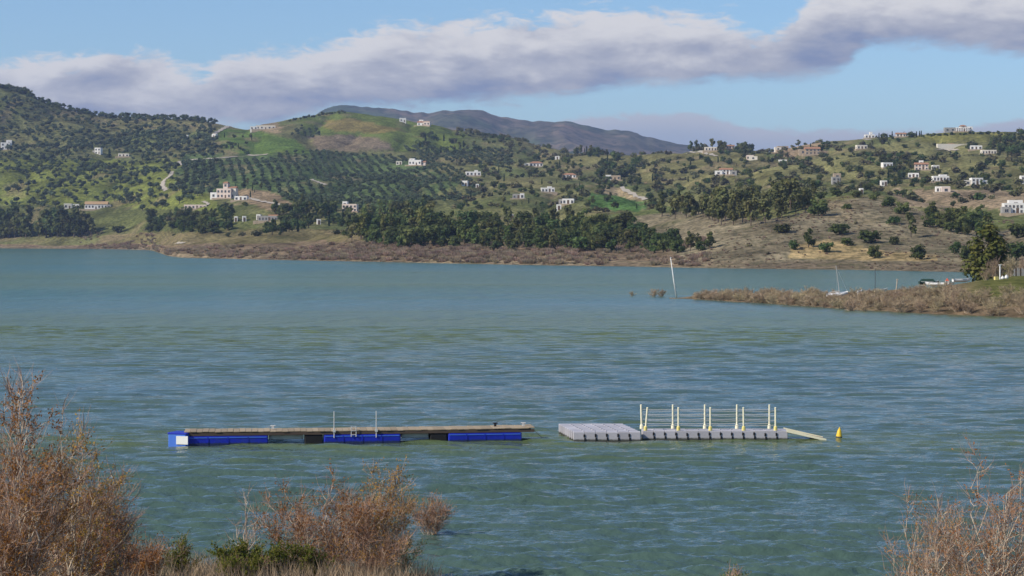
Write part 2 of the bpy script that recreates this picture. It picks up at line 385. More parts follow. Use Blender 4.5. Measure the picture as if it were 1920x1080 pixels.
# land cover, as seen on the slopes: fields, groves, bare soil (plot outlines in bearing / slope coordinates)
PLOTS = [
    ([(-600, 300), (330, 300), (420, 395), (330, 405), (-600, 400)], (0.150, 0.170, 0.045)),
    ([(-600, 385), (160, 385), (480, 400), (480, 440), (-600, 445)], (0.095, 0.105, 0.040)),
    ([(340, 290), (560, 282), (780, 300), (860, 340), (760, 392), (500, 385), (330, 345)], (0.085, 0.120, 0.050)),
    ([(410, 240), (470, 244), (560, 262), (585, 286), (470, 291), (415, 275)], (0.095, 0.145, 0.036)),
    ([(560, 212), (640, 200), (800, 225), (880, 250), (860, 280), (740, 285), (560, 250)], (0.110, 0.140, 0.036)),
    ([(600, 228), (660, 224), (760, 240), (700, 250), (620, 246)], (0.185, 0.150, 0.055)),
    ([(575, 256), (640, 252), (720, 260), (740, 280), (600, 282)], (0.175, 0.138, 0.098)),
    ([(460, 226), (520, 226), (525, 248), (470, 246)], (0.26, 0.20, 0.13)),
    ([(440, 350), (520, 365), (560, 390), (500, 392), (440, 372)], (0.22, 0.165, 0.11)),
    ([(1100, 362), (1160, 366), (1215, 385), (1200, 396), (1105, 394)], (0.075, 0.140, 0.042)),
    ([(1115, 345), (1150, 350), (1215, 372), (1200, 380), (1130, 362)], (0.30, 0.235, 0.15)),
    ([(1190, 305), (1240, 302), (1250, 335), (1205, 345)], (0.30, 0.205, 0.115)),
    ([(960, 250), (1130, 292), (1240, 286), (1440, 284), (1440, 350), (1240, 350), (1000, 300)], (0.165, 0.155, 0.070)),
    ([(1240, 400), (1340, 395), (1420, 415), (1500, 400), (1560, 375), (1640, 370), (1720, 390), (1840, 430), (2560, 440), (2560, 520), (1200, 510), (1180, 410)], (0.188, 0.160, 0.112)),
    ([(1480, 462), (1560, 452), (1650, 470), (1760, 478), (1760, 492), (1480, 484)], (0.31, 0.235, 0.13)),
    ([(1440, 300), (1700, 262), (2560, 240), (2560, 330), (1600, 340), (1440, 340)], (0.165, 0.158, 0.072)),
    ([(1690, 250), (1760, 246), (1905, 247), (1905, 268), (1760, 270)], (0.175, 0.170, 0.058)),
    ([(1670, 352), (1760, 352), (1920, 360), (2560, 360), (2560, 395), (1760, 392), (1690, 385)], (0.26, 0.20, 0.14)),
    ([(1440, 262), (1545, 268), (1545, 290), (1450, 290)], (0.27, 0.20, 0.135)),
    ([(300, 455), (660, 445), (900, 462), (1250, 468), (1300, 505), (300, 492)], (0.175, 0.130, 0.092)),
    ([(180, 442), (480, 430), (660, 432), (660, 452), (340, 458), (190, 460)], (0.150, 0.128, 0.066)),
    ([(665, 478), (740, 480), (860, 484), (860, 496), (660, 492)], (0.33, 0.25, 0.14)),
    ([(-600, 452), (300, 460), (300, 472), (-600, 468)], (0.17, 0.115, 0.085)),
]
def land_colour(u, y, X, Y):
    wu = u + fbm(X / 30, Y / 30, 3, 2) * 26; wy = y + fbm(X / 30 + 50, Y / 60, 3, 4) * 14
    n1 = fbm(X / 60, Y / 90, 4, 0)
    col = np.empty(u.shape + (3,)); t = np.clip(n1 * 3 + .5, 0, 1)[..., None]
    col[:] = np.array((0.105, 0.122, 0.050)) * (1 - t) + np.array((0.165, 0.155, 0.075)) * t
    for poly, c in PLOTS:
        m = inpoly(wu, wy, poly); col[m] = np.array(c) * (0.88 + 0.5 * np.clip(n1[m, None] + .25, 0, .5))
    n2 = fbm(X / 9, Y / 14, 3, 6)[..., None]
    soil = np.clip((fbm(X / 22, Y / 40, 3, 7)[..., None] - .13) * 8, 0, 1)
    col = col * (1 + n2 * 1.3) * (1 - soil * .55) + soil * .55 * np.array((0.24, 0.185, 0.12))
    # waterline: bare drawdown strip
    return np.clip(col * np.array((1.02, 1.02, .98)), 0.01, 0.6)


m, T, b = material('hill_ground'); M['hill'] = m
at = T.new('ShaderNodeVertexColor'); at.layer_name = 'ground'
geo = T.new('ShaderNodeNewGeometry'); pos = geo.outputs['Position']
n = T.noise(T.scale(pos, (1, .6, 1)), 0.45, 8, 0.72); n2 = T.noise(pos, 0.05, 4, 0.6)
c = T.mix(1.0, at.outputs[0], T.mix(T.mapr(n, 0.34, 0.66), C4((0.45, 0.50, 0.46)), C4((1.55, 1.5, 1.45))), 'MULTIPLY')
c = T.mix(T.mapr(n2, 0.55, 0.7, 0, 0.35), c, C4((0.085, 0.10, 0.035)))
T.l.new(c, b.inputs['Base Color']); b.inputs['Roughness'].default_value = 1.0; b.inputs['Specular IOR Level'].default_value = 0.0
bn = T.new('ShaderNodeBump'); bn.inputs['Strength'].default_value = 0.8; bn.inputs['Distance'].default_value = 0.9
T.l.new(n, bn.inputs['Height']); T.l.new(bn.outputs[0], b.inputs['Normal'])

def hills():
    # rows follow the control lines so that the shore, the knolls and the ridge are all well resolved
    sub = [3, 3, 16, 26, 22, 26, 30, 34, 6, 5]
    ts = np.concatenate([k + np.arange(s) / s for k, s in enumerate(sub)] + [[len(sub)]])
    Yr = np.array([np.interp(ts, np.arange(kY.shape[0]), kY[:, i]) for i in range(len(UG))])
    Ug = np.repeat(UG[:, None], len(ts), 1); Z = HT(Ug, Yr); X = (Ug - 960) / F * Yr
    # run out to a far plain behind the ridges
    Yr = np.concatenate([Yr, np.full((len(UG), 1), 3200.0), np.full((len(UG), 1), 9000.0)], 1)
    X = (np.repeat(UG[:, None], Yr.shape[1], 1) - 960) / F * Yr
    Z = np.concatenate([Z, np.full((len(UG), 1), 20.0), np.full((len(UG), 1), 20.0)], 1)
    ya = HY + (CH - Z) * F / Yr
    col = land_colour(np.repeat(UG[:, None], Yr.shape[1], 1), ya, X, Yr)
    low = np.clip((2.4 - Z) / 1.2, 0, 1)[..., None]; strand = (.5 + .5 * np.sin(Z * 7 + 5 * fbm(X / 30, Yr / 30, 2, 1)))[..., None]      # old waterlines on the drawdown strip
    pale = np.clip(fbm(X / 26, Yr / 26, 3, 5) * 4 + .45, 0, 1)[..., None]
    col = col * (1 - low * .8) + low * .8 * (np.array((0.150, 0.118, 0.085)) * (1 - strand * pale) + np.array((0.34, 0.275, 0.18)) * strand * pale)
    nr = Yr.shape[1]; idx = np.arange(len(UG) * nr).reshape(len(UG), nr)
    q = np.stack([idx[:-1, :-1], idx[1:, :-1], idx[1:, 1:], idx[:-1, 1:]], -1).reshape(-1, 4)
    me = arr_mesh('hills', np.stack([X, Yr, Z], -1).reshape(-1, 3), [q], M['hill'], True, col.reshape(-1, 3))
    tag(link('hills', me), kind='structure')
hills()

# ---- the far mountain range
m, T, b = material('mountain_scrub'); M['mount'] = m
at = T.new('ShaderNodeVertexColor'); at.layer_name = 'ground'
pos = T.new('ShaderNodeNewGeometry').outputs['Position']
nm_ = T.noise(pos, 0.03, 5, 0.7); nm2 = T.noise(pos, 0.009, 4, 0.6)
cm = T.mix(T.mapr(nm_, 0.44, 0.58, 0, 0.75), at.outputs[0], C4((0.030, 0.042, 0.026)))
cm = T.mix(T.mapr(nm2, 0.56, 0.68, 0, 0.4), cm, C4((0.34, 0.22, 0.16)))
T.l.new(cm, b.inputs['Base Color']); b.inputs['Roughness'].default_value = 1.0; b.inputs['Specular IOR Level'].default_value = 0.0
MSK = [(150, 300), (420, 262), (520, 246), (570, 226), (600, 210), (625, 199), (650, 195), (690, 199), (740, 204), (800, 211), (850, 208), (880, 204), (905, 206), (940, 217), (1000, 228), (1060, 229),
       (1110, 238), (1160, 241), (1200, 250), (1250, 262), (1300, 271), (1350, 284), (1450, 300), (1900, 320)]
def mountains():
    us = np.arange(150, 1901, 5.0); ys = np.arange(3300, 6801, 35.0)
    U, Y = np.meshgrid(us, ys, indexing='ij'); X = (U - 960) / F * Y
    ridge = np.interp(us, *np.array(MSK, float).T)[:, None]; zr = CH + (HY - ridge) / F * 5200
    t = np.clip((Y - 3300) / 1900, 0, 1); back = np.clip((Y - 5200) / 1600, 0, 1)
    s = t * t * (3 - 2 * t) * .55 + t * .45
    Z = 20 + (zr - 20) * s * (1 - back) ** .7
    rg = 1 - np.abs(2 * vn(X / 330 + .25 * fbm(Y / 200, X / 200, 2, 2), Y / 900, 3) - 1); rg2 = 1 - np.abs(2 * vn(X / 120, Y / 330, 5) - 1)
    amp = np.clip(t * 1.6, 0, 1) * np.clip((1.0 - t) * 3.0, .03, 1)
    Z += amp * ((rg - 1) * 120 + (rg2 - 1) * 42 + fbm(X / 70, Y / 70, 3, 1) * 26)
    Z += np.clip(1 - back * 3, 0, 1) * t * (fbm(X / 60, Y / 300, 3, 2) * 12 + fbm(X / 18, Y / 200, 2, 4) * 5)
    n = fbm(X / 190, Y / 260, 4, 4); g = np.clip(n * 4 + .5, 0, 1)[..., None]; n3 = np.clip(fbm(X / 50, Y / 60, 3, 6) * 5 + .4, 0, 1)[..., None]
    col = np.array((0.19, 0.150, 0.115)) * (1 - g) + np.array((0.085, 0.115, 0.060)) * g
    col = col * (1 - .5 * n3) + .5 * n3 * np.array((0.055, 0.062, 0.040))
    idx = np.arange(U.size).reshape(U.shape)
    q = np.stack([idx[:-1, :-1], idx[1:, :-1], idx[1:, 1:], idx[:-1, 1:]], -1).reshape(-1, 4)
    me = arr_mesh('mountains', np.stack([X, Y, Z], -1).reshape(-1, 3), [q], M['mount'], True, col.reshape(-1, 3))
    tag(link('mountains', me), kind='structure')
mountains()

# ------------------------------------------------------------------ the lake
m, T, b = material('lake_water'); M['water'] = m
geo = T.new('ShaderNodeNewGeometry'); pos = geo.outputs['Position']
sx = T.new('ShaderNodeSeparateXYZ'); T.l.new(pos, sx.inputs[0])
nw = T.noise(T.scale(pos, (0.006, 0.022, 1)), 1.0, 4, 0.55, 0.2)          # gusts and lulls
nt = T.noise(T.scale(pos, (0.004, 0.024, 1), (4, 2, 0)), 1.0, 6, 0.65, 0.3)   # drifting silt
yw = T.math('ADD', sx.outputs[1], T.math('MULTIPLY', T.math('SUBTRACT', T.noise(T.scale(pos, (0.010, 0.012, 1), (9, 1, 0)), 1.0, 4, 0.6), 0.5), 60))
plume = T.math('MULTIPLY', T.mapr(yw, 140, 178, 0, 0.85), T.mapr(yw, 205, 275, 1, 0))   # belt of silty green water across the lake
plume2 = T.math('MULTIPLY', T.mapr(yw, 300, 360), T.mapr(yw, 440, 560, 0.5, 0))
pf = T.math('MAXIMUM', T.math('MAXIMUM', plume, plume2), T.mapr(nt, 0.46, 0.64, 0, 0.75))
deep = T.mix(T.mapr(yw, 120, 330), C4((0.060, 0.104, 0.088)), C4((0.045, 0.128, 0.118)))
wc = T.mix(pf, deep, C4((0.108, 0.138, 0.034)))
foam = T.math('MULTIPLY', T.mapr(T.noise(T.scale(pos, (0.22, 0.34, 1), (1, 7, 0)), 1.0, 5, 0.7), 0.70, 0.74), T.mapr(nw, 0.45, 0.6))   # scattered whitecaps
wc = T.mix(T.math('MULTIPLY', foam, 0.7), wc, C4((0.6, 0.62, 0.6)))
T.l.new(wc, b.inputs['Base Color'])
b.inputs['IOR'].default_value = 1.33; T.l.new(T.mapr(yw, 140, 360, 0.5, 0.08), b.inputs['Specular IOR Level'])
T.l.new(T.math('ADD', T.mapr(pf, 0, 1, 0.08, 0.14), T.mapr(yw, 125, 230, 0.0, 0.10)), b.inputs['Roughness'])
r1 = T.noise(T.scale(pos, (0.9, 1.5, 1)), 1.0, 3, 0.6, 0.4); r2 = T.noise(T.scale(pos, (3.2, 5.0, 1)), 1.0, 3, 0.6, 0.2)
r0 = T.noise(T.scale(pos, (0.34, 0.13, 1), (3, 3, 0)), 1.0, 2, 0.5, 0.3)
hh = T.math('ADD', T.math('MULTIPLY', r0, T.mapr(yw, 110, 240, 0.22, 1.0)), T.math('ADD', T.math('MULTIPLY', r1, 0.16), T.math('MULTIPLY', r2, 0.045)))
bn = T.new('ShaderNodeBump'); bn.inputs['Distance'].default_value = 1.0
T.l.new(T.mapr(nw, 0.3, 0.7, 0.55, 1.0), bn.inputs['Strength']); T.l.new(hh, bn.inputs['Height']); T.l.new(bn.outputs[0], b.inputs['Normal'])

def lake():
    ucol = np.concatenate([np.linspace(-9000, -400, 12), np.linspace(-300, -130, 8), np.arange(-120, 2041, 5.0), np.linspace(2050, 2220, 8), np.linspace(2320, 10900, 12)])
    yp = np.concatenate([np.arange(1340, 1092, -4.0), np.arange(1092, 560, -1.0), np.linspace(558, 472, 50)])
    Yr = F * CH / (yp - HY); Yr = np.concatenate([Yr[Yr < 118], np.arange(118, 200, .42), np.arange(200, 520, .42 + .36) , Yr[Yr > 521]])      # even rows over the open chop
    Yr = np.concatenate([[5.0, 25.0], Yr, [1500, 2000, 2600]])
    U, Y = np.meshgrid(ucol, Yr, indexing='ij'); X = (U - 960) / F * Y
    dr = np.gradient(Yr)[None, :]; du = 5.0 / F * Y
    Z = np.zeros_like(X); rg = np.random.default_rng(3)
    infr = np.clip((U + 130) / 60, 0, 1) * np.clip((2050 - U) / 60, 0, 1) * np.clip((Y - 26) / 8, 0, 1) * np.clip((515 - Y) / 290, 0, 1)
    for i in range(72):
        lam = 0.34 * (9 ** (rg.random() ** 1.7)); th = math.radians(264) + rg.normal() * .30
        k = 2 * math.pi / lam; kx, ky = k * math.cos(th), k * math.sin(th); ph = rg.random() * 6.28
        amp = 0.0082 * lam ** .80
        w = np.clip((lam / np.maximum(dr, 1e-3) - 2.5) / 2.5, 0, 1) * np.clip((lam / du - 2.5) / 2.5, 0, 1)
        env = 0.55 + 0.9 * vn(X / (lam * 5) + i * 3.3, Y / (lam * 4) + i * 1.7, i)
        s = np.sin(kx * X + ky * Y + ph); Z += amp * w * env * (s + 0.28 * np.cos(2 * (kx * X + ky * Y + ph)) * 1)
    gust = 0.55 + 0.9 * vn(X / 22, Y / 9, 2)
    Z *= infr * gust
    idx = np.arange(U.size).reshape(U.shape)
    q = np.stack([idx[:-1, :-1], idx[1:, :-1], idx[1:, 1:], idx[:-1, 1:]], -1).reshape(-1, 4)
    me = arr_mesh('lake_water', np.stack([X, Y, Z], -1).reshape(-1, 3), [q], M['water'], True)
    tag(link('lake_water', me), kind='structure')
lake()

# ------------------------------------------------------------------ the near bank under the camera, and the spit on the right
m, T, b = material('bank_soil'); M['soil'] = m
tcn = T.new('ShaderNodeTexCoord'); n = T.noise(tcn.outputs['Object'], 0.8, 6, 0.65); n2 = T.noise(tcn.outputs['Object'], 9, 4, 0.6)
c = T.mix(T.mapr(n, 0.35, 0.65), C4((0.17, 0.125, 0.075)), C4((0.10, 0.105, 0.040)))
c = T.mix(T.mapr(n2, 0.3, 0.7, 0, 0.5), c, C4((0.24, 0.18, 0.105)))
T.l.new(c, b.inputs['Base Color']); b.inputs['Roughness'].default_value = 1.0; b.inputs['Specular IOR Level'].default_value = 0.0
bn = T.new('ShaderNodeBump'); bn.inputs['Strength'].default_value = 0.8; bn.inputs['Distance'].default_value = 0.1
T.l.new(n2, bn.inputs['Height']); T.l.new(bn.outputs[0], b.inputs['Normal'])

def bank_edge(X):
    return np.interp(X, [-60, -14, -9, -5, -2.2, -0.8, 4, 8.5, 10, 13, 60], [60, 56, 55, 54.5, 53.5, 47, 44, 45, 50, 53, 56]) + fbm(np.asarray(X) / 2.5, np.asarray(X) * 0 + .5, 2, 3) * 1.5
def bank_z(X, Y):
    X = np.asarray(X, float); Y = np.asarray(Y, float)
    return np.minimum((bank_edge(X) - Y) * 0.135, 7.4) + fbm(X / 3, Y / 3, 3, 1) * .3
def bank():
    xs = np.linspace(-60, 60, 161); ys = np.linspace(-30, 62, 140)
    X, Y = np.meshgrid(xs, ys, indexing='ij'); Z = bank_z(X, Y)
    idx = np.arange(X.size).reshape(X.shape); q = np.stack([idx[:-1, :-1], idx[1:, :-1], idx[1:, 1:], idx[:-1, 1:]], -1).reshape(-1, 4)
    tag(link('lake_bank', arr_mesh('lake_bank', np.stack([X, Y, Z], -1).reshape(-1, 3), [q], M['soil'], True)), kind='structure')
bank()

SPU = [1270, 1300, 1450, 1600, 1750, 1840, 1920, 2500]
def spit_near(u): return F * CH / (np.interp(u, SPU, [560, 561, 570, 580.5, 589, 592, 595, 606]) - HY)
def spit_far(u): return spit_near(u) + np.interp(u, SPU, [2, 10, 42, 75, 110, 150, 195, 220])
def spit_z(u, Y):
    t = (Y - spit_near(u)) / (spit_far(u) - spit_near(u)); A = np.interp(u, SPU, [.1, .25, .5, .7, 1.2, 2.3, 3.0, 3.6])
    tt = np.clip(t, 0, 1); s = np.sin(np.pi * tt ** np.interp(u, SPU, [1, 1, .9, .8, .75, .7, .65, .65]))
    return np.where((t > 0) & (t < 1), A * np.maximum(s, 0) ** .8, -1.2 * np.clip(np.where(t < 0, -t, t - 1) * 6, 0, 1)) + .12 * fbm(u / 20, Y / 4, 3, 2)
def spit():
    us = np.arange(1255, 2501, 6.0); t = np.linspace(-.16, 1.16, 60); U, Tm = np.meshgrid(us, t, indexing='ij')
    Y = spit_near(U) + Tm * (spit_far(U) - spit_near(U)); Z = spit_z(U, Y); X = (U - 960) / F * Y
    n = np.clip(fbm(X / 6, Y / 9, 3, 1) * 3 + .5, 0, 1)[..., None]
    col = np.array((0.17, 0.125, 0.085)) * (1 - n) + np.array((0.23, 0.175, 0.11)) * n
    gm = np.clip((U - 1790) / 60, 0, 1)[..., None] * np.clip((Z - .9) / .6, 0, 1)[..., None]
    col = col * (1 - gm) + gm * np.array((0.125, 0.130, 0.045))
    idx = np.arange(U.size).reshape(U.shape); q = np.stack([idx[:-1, :-1], idx[1:, :-1], idx[1:, 1:], idx[:-1, 1:]], -1).reshape(-1, 4)
    tag(link('spit_ground', arr_mesh('spit_ground', np.stack([X, Y, Z], -1).reshape(-1, 3), [q], M['hill'], True, col.reshape(-1, 3))), kind='structure')
spit()

# ---- dirt tracks draped over the slopes
TRACKS = []
def near_track(u, y):
    r = np.zeros(np.shape(u), bool)
    for pts in TRACKS:
        for (ax, ay), (bx, by) in zip(pts[:-1], pts[1:]):
            L2 = (bx - ax) ** 2 + (by - ay) ** 2; t = np.clip(((u - ax) * (bx - ax) + (y - ay) * (by - ay)) / L2, 0, 1)
            dx, dy = u - (ax + t * (bx - ax)), y - (ay + t * (by - ay)); r |= (np.abs(dx) < 5) & (dy > -2.5) & (dy < 7)
    return r
def track(pts, width, label=None):
    P = []; TRACKS.append(pts)
    for (ax, ay), (bx, by) in zip(pts[:-1], pts[1:]):
        for k in range(10): P.append((ax + (bx - ax) * k / 10, ay + (by - ay) * k / 10))
    P.append(pts[-1]); W3 = [Vector(hit(*p)) for p in P]
    W3 = [sum((W3[max(0, min(len(W3) - 1, i + d))] for d in (-2, -1, 0, 1, 2)), Vector()) / 5 for i in range(len(W3))]
    V = []
    for i, p in enumerate(W3):
        d = (W3[min(i + 1, len(W3) - 1)] - W3[max(i - 1, 0)]); d.z = 0; d.normalize(); s = Vector((d.y, -d.x, 0)) * width * .27 * (1 + .35 * math.sin(i * 1.7))
        for q in (p - s, p + s): V.append((q.x, q.y, ground(q.x, q.y) + .45))
    Q = [(2 * i, 2 * i + 1, 2 * i + 3, 2 * i + 2) for i in range(len(W3) - 1)]
    tag(link('dirt_track', arr_mesh('dirt_track', V, [np.array(Q)], M['track'])), kind='structure')
track([(338, 312), (336, 304), (352, 301), (400, 298), (450, 294), (505, 290)], 7)
track([(312, 358), (304, 351), (306, 340), (320, 330), (322, 322)], 6)
track([(398, 258), (404, 250), (420, 241), (436, 234)], 7)
track([(582, 337), (596, 342), (612, 348)], 5)
track([(1160, 352), (1190, 366), (1212, 376)], 6)
track([(380, 378), (392, 384), (372, 391), (346, 392)], 4)
track([(462, 372), (500, 380), (540, 388)], 5)
track([(1265, 284), (1320, 287), (1345, 294)], 5)
track([(1752, 281), (1800, 282)], 4)
track([(1545, 262), (1640, 262)], 4)
track([(330, 457), (346, 457)], 4)

# ------------------------------------------------------------------ HOUSES_FIRST houses on the slopes
def gable(w, d, z0, h, ov, hip=0.0):
    b = MB(); x0, x1, y0, y1 = -w / 2 - ov, w / 2 + ov, -d / 2 - ov, d / 2 + ov; r = hip * w * .3
    b.add([(x0, y0, z0), (x1, y0, z0), (x1, y1, z0), (x0, y1, z0), (x0 + r, 0, z0 + h), (x1 - r, 0, z0 + h), (x0, y0, z0 - .15), (x1, y0, z0 - .15), (x1, y1, z0 - .15), (x0, y1, z0 - .15)],
          [(0, 1, 5, 4), (2, 3, 4, 5), (3, 0, 4), (1, 2, 5), (0, 6, 7, 1), (1, 7, 8, 2), (2, 8, 9, 3), (3, 9, 6, 0), (9, 8, 7, 6)])
    return b
def parapet(w, d, z0):
    b = MB(); t = .25
    b.box(-w / 2 + t, w / 2 - t, -d / 2 + t, d / 2 - t, z0 - .1, z0 + .05)
    return b
def block(root, cx, cy, w, d, z0, z1, wm, roof, storeys, nwin, door=False, chim=False):
    """one volume of a house: wall, roof, windows and door as parts"""
    ob = MB(); ob.box(-w / 2, w / 2, -d / 2, d / 2, z0, z1)
    if roof == 'flat':
        t = .22                                              # low parapet round a flat roof
        for (a, b_, c, e) in ((-w / 2, w / 2, -d / 2, -d / 2 + t), (-w / 2, w / 2, d / 2 - t, d / 2), (-w / 2, -w / 2 + t, -d / 2 + t, d / 2 - t), (w / 2 - t, w / 2, -d / 2 + t, d / 2 - t)): ob.box(a, b_, c, e, z1, z1 + .45)
    if roof in ('tile', 'ochre'):                            # gable triangles under the roof
        hh = d * .20; ob.add([(-w / 2, -d / 2, z1), (-w / 2, d / 2, z1), (-w / 2, 0, z1 + hh * .93), (w / 2, -d / 2, z1), (w / 2, d / 2, z1), (w / 2, 0, z1 + hh * .93)], [(0, 2, 1), (3, 4, 5)])
    wall = ob.build('wall', wm, root, loc=(cx, cy, 0))
    if roof == 'flat': parapet(w, d, z1).build('roof', M['flatroof'], root, loc=(cx, cy, 0))
    else: rf = gable(w, d, z1 + .02, d * .22, .35, 1.0 if roof == 'hip' else 0.0).build('roof', M['tile_ochre' if roof == 'ochre' else 'tile'], root, loc=(cx, cy, 0))
    if chim:
        cb = MB(); cb.box(w * .2, w * .2 + .7, .1, .8, z1, z1 + 1.7); cb.box(w * .2 - .1, w * .2 + .8, 0, .9, z1 + 1.7, z1 + 1.85); cb.build('chimney', wm, root, loc=(cx, cy, 0))
    hs = (z1 - max(z0, 0)) / max(1, storeys)
    for s in range(storeys):
        for i in range(nwin):
            x = -w / 2 + w * (i + .5) / nwin; zc = max(z0, 0) + s * hs + hs * .52; ww, wh = min(1.3, w / nwin * .45), min(1.4, hs * .5)
            if door and s == 0 and i == nwin // 2:
                fb = MB(); fb.box(x - .55, x + .55, -d / 2 - .06, -d / 2 + .05, max(z0, 0), max(z0, 0) + 2.2); fb.build('door', M['door'], root, loc=(cx, cy, 0)); continue
            fb = MB()
            for (a, b_, c, e) in ((x - ww / 2 - .1, x + ww / 2 + .1, zc + wh / 2, zc + wh / 2 + .1), (x - ww / 2 - .15, x + ww / 2 + .15, zc - wh / 2 - .1, zc - wh / 2), (x - ww / 2 - .1, x - ww / 2, zc - wh / 2, zc + wh / 2), (x + ww / 2, x + ww / 2 + .1, zc - wh / 2, zc + wh / 2), (x - .03, x + .03, zc - wh / 2, zc + wh / 2)):
                fb.box(a, b_, -d / 2 - .10, -d / 2 + .05, c, e)
            fr = fb.build('window', M['frame'], root, loc=(cx, cy, 0))
            pb = MB(); pb.box(x - ww / 2, x + ww / 2, -d / 2 - .04, -d / 2 + .05, zc - wh / 2, zc + wh / 2); pb.build('pane', M['glass'], fr)
    if storeys and d > 4:                                    # one window on each gable side
        for sd in (-1, 1):
            pb = MB(); zc = max(z0, 0) + hs * .52; pb.box(sd * w / 2 - .05, sd * w / 2 + .05, -.6, .6, zc - .6, zc + .6); pb.build('window', M['glass'], root, loc=(cx, cy, 0))

HOUSE_SPOTS = []
def house(label, px, py, wpx, hpx, wall='white', roof='flat', storeys=1, yaw=0.0, nwin=3, extra=(), name='house', cat='house', chim=False):
    X, Y, Z = hit(px, py); s = Y / F; w = wpx * s; h = hpx * s; d = max(4.0, w * .6)
    HOUSE_SPOTS.append((X, Y, w + sum(e[1] * s * .6 for e in extra), d))
    t = thing(name, label, cat, (X, Y + d * .5, Z), math.radians(yaw))
    main = 'hip' if roof == 'hip' else roof
    rh = 0 if roof == 'flat' else d * .22 * .6
    block(t, 0, 0, w, d, -3.0, max(2.4, h - rh), M['wall_' + wall], main, storeys, nwin, True, chim)
    if wpx > 15:                                             # retaining wall of the terrace in front, with a pale slab
        tb = MB(); tb.box(-w * .72, w * .66, -d * .5 - 3.4, -d * .5 - 3.1, -3.0, .25); tb.box(-w * .72, -w * .72 + .3, -d * .5 - 3.1, -d * .5, -3.0, .25); tb.build('terrace_wall', M['wall_tan'], t)
        tb = MB(); tb.box(-w * .72 + .3, w * .66, -d * .5 - 3.1, -d * .5 - .02, -.3, -.02); tb.build('terrace', M['flatroof'], t)
    for (ex, ew, eh, edy, ewall, eroof, est) in extra:      # annexes in photo pixels from the house centre
        ed = max(3.0, d * .7); block(t, ex * s, edy, ew * s, ed, -3.0, max(2.2, eh * s), M['wall_' + ewall], eroof, est, max(1, int(ew * s / 3.2)))
    return t

house('big pale pinkish house with tower on the slope above the lake', 421, 372, 28, 17, 'pink', 'flat', 2, -12, 4, extra=((0, 9, 29, 2.5, 'pink', 'hip', 3), (-20, 13, 10, -1.0, 'white', 'flat', 1), (13, 15, 20, 2.5, 'cream', 'tile', 2)))
house('white low garage block right of the big pale house', 452, 376, 24, 6, 'white', 'flat', 1, -6, 3)
house('long low house with ochre tiled roof above the left shore trees', 179, 393, 42, 13, 'white', 'ochre', 1, 4, 7, extra=((-44, 22, 9, 2.0, 'white', 'flat', 1), (24, 8, 8, -2, 'grey', 'flat', 1)), chim=True)
house('small pale outbuilding left of the low ochre roofed house', 126, 392, 14, 9, 'cream', 'flat', 1, 10, 2)
house('long low stone wall building below the big pale house', 366, 392, 42, 6, 'pink', 'flat', 1, 0, 6)
house('white cubic house at the far left edge of the hillside', 9, 281, 17, 13, 'white', 'flat', 2, 8, 2, extra=((6, 10, 18, 3, 'white', 'flat', 2),))
house('small white house beside the dark cypress on the left hill', 184, 289, 12, 11, 'white', 'flat', 2, -15, 2, extra=((-8, 8, 6, 1, 'grey', 'flat', 1),))
house('low cream house right of the dark cypress on the left hill', 231, 294, 20, 5, 'cream', 'flat', 1, 5, 3)
house('tiny white hut high on the left hill slope', 349, 259, 8, 5, 'white', 'flat', 1, 0, 1, name='hut', cat='hut')
house('tiny white house at the bend of the upper track', 402, 258, 8, 6, 'white', 'flat', 1, -20, 1)
house('pale house at the top of the bright green field', 497, 243, 36, 7, 'cream', 'flat', 1, 6, 5, extra=((-22, 14, 5, -2, 'white', 'flat', 1),))
house('white and pinkish house just left of the peninsula grove', 656, 397, 28, 13, 'pink', 'flat', 2, -8, 4, extra=((-10, 9, 18, 1, 'white', 'flat', 2),))
house('small white pump house on the meadow by the posts', 442, 416, 6, 8, 'white', 'flat', 1, 0, 1, name='hut', cat='hut')
house('white hut second from the left on the meadow', 457, 416, 7, 9, 'white', 'flat', 1, 10, 1, name='hut', cat='hut')
house('white tall hut right of the two meadow huts', 485, 412, 8, 8, 'white', 'flat', 1, -5, 1, name='hut', cat='hut')
house('grey white low farm building right of the meadow huts', 502, 415, 36, 5, 'grey', 'flat', 1, 0, 6, extra=((8, 16, 9, 3, 'white', 'tile', 1),))
house('small white hut at the foot of the path left of the grove', 597, 421, 7, 6, 'white', 'flat', 1, 10, 1, name='hut', cat='hut')
house('small white house left on the green hilltop', 755, 229, 12, 7, 'white', 'flat', 1, 5, 2)
house('white house cluster right on the green hilltop', 794, 236, 22, 8, 'white', 'tile', 1, -10, 3, extra=((8, 12, 7, -3, 'pink', 'flat', 1), (-5, 8, 11, 3, 'white', 'flat', 2)))
house('white villa in the olive grove in mid slope', 779, 310, 24, 9, 'white', 'flat', 1, -10, 4, extra=((14, 12, 6, 0, 'pink', 'tile', 1), (-7, 10, 12, 2, 'white', 'flat', 2)))
house('tiny cream shed left of the mid slope villa', 748, 309, 11, 5, 'cream', 'flat', 1, 0, 2, name='shed', cat='shed')
house('white long house above the dark trees of the middle slope', 887, 330, 28, 7, 'white', 'flat', 1, 4, 4, extra=((6, 6, 10, 2, 'white', 'flat', 1),))
house('small white house under the long middle slope house', 872, 349, 11, 9, 'white', 'flat', 1, -12, 2)
house('tiny white shed right of the small middle slope house', 895, 353, 6, 4, 'white', 'flat', 1, 0, 1, name='shed', cat='shed')
house('grey house peeping over the peninsula wood', 957, 414, 12, 10, 'grey', 'flat', 1, 0, 2)
house('white house with long terrace above the middle slope', 1005, 313, 25, 9, 'white', 'hip', 1, 3, 4, extra=((-23, 22, 6, -3, 'cream', 'flat', 1),))
house('white bungalow in the centre of the middle slope', 1068, 334, 25, 8, 'white', 'hip', 1, -5, 4)
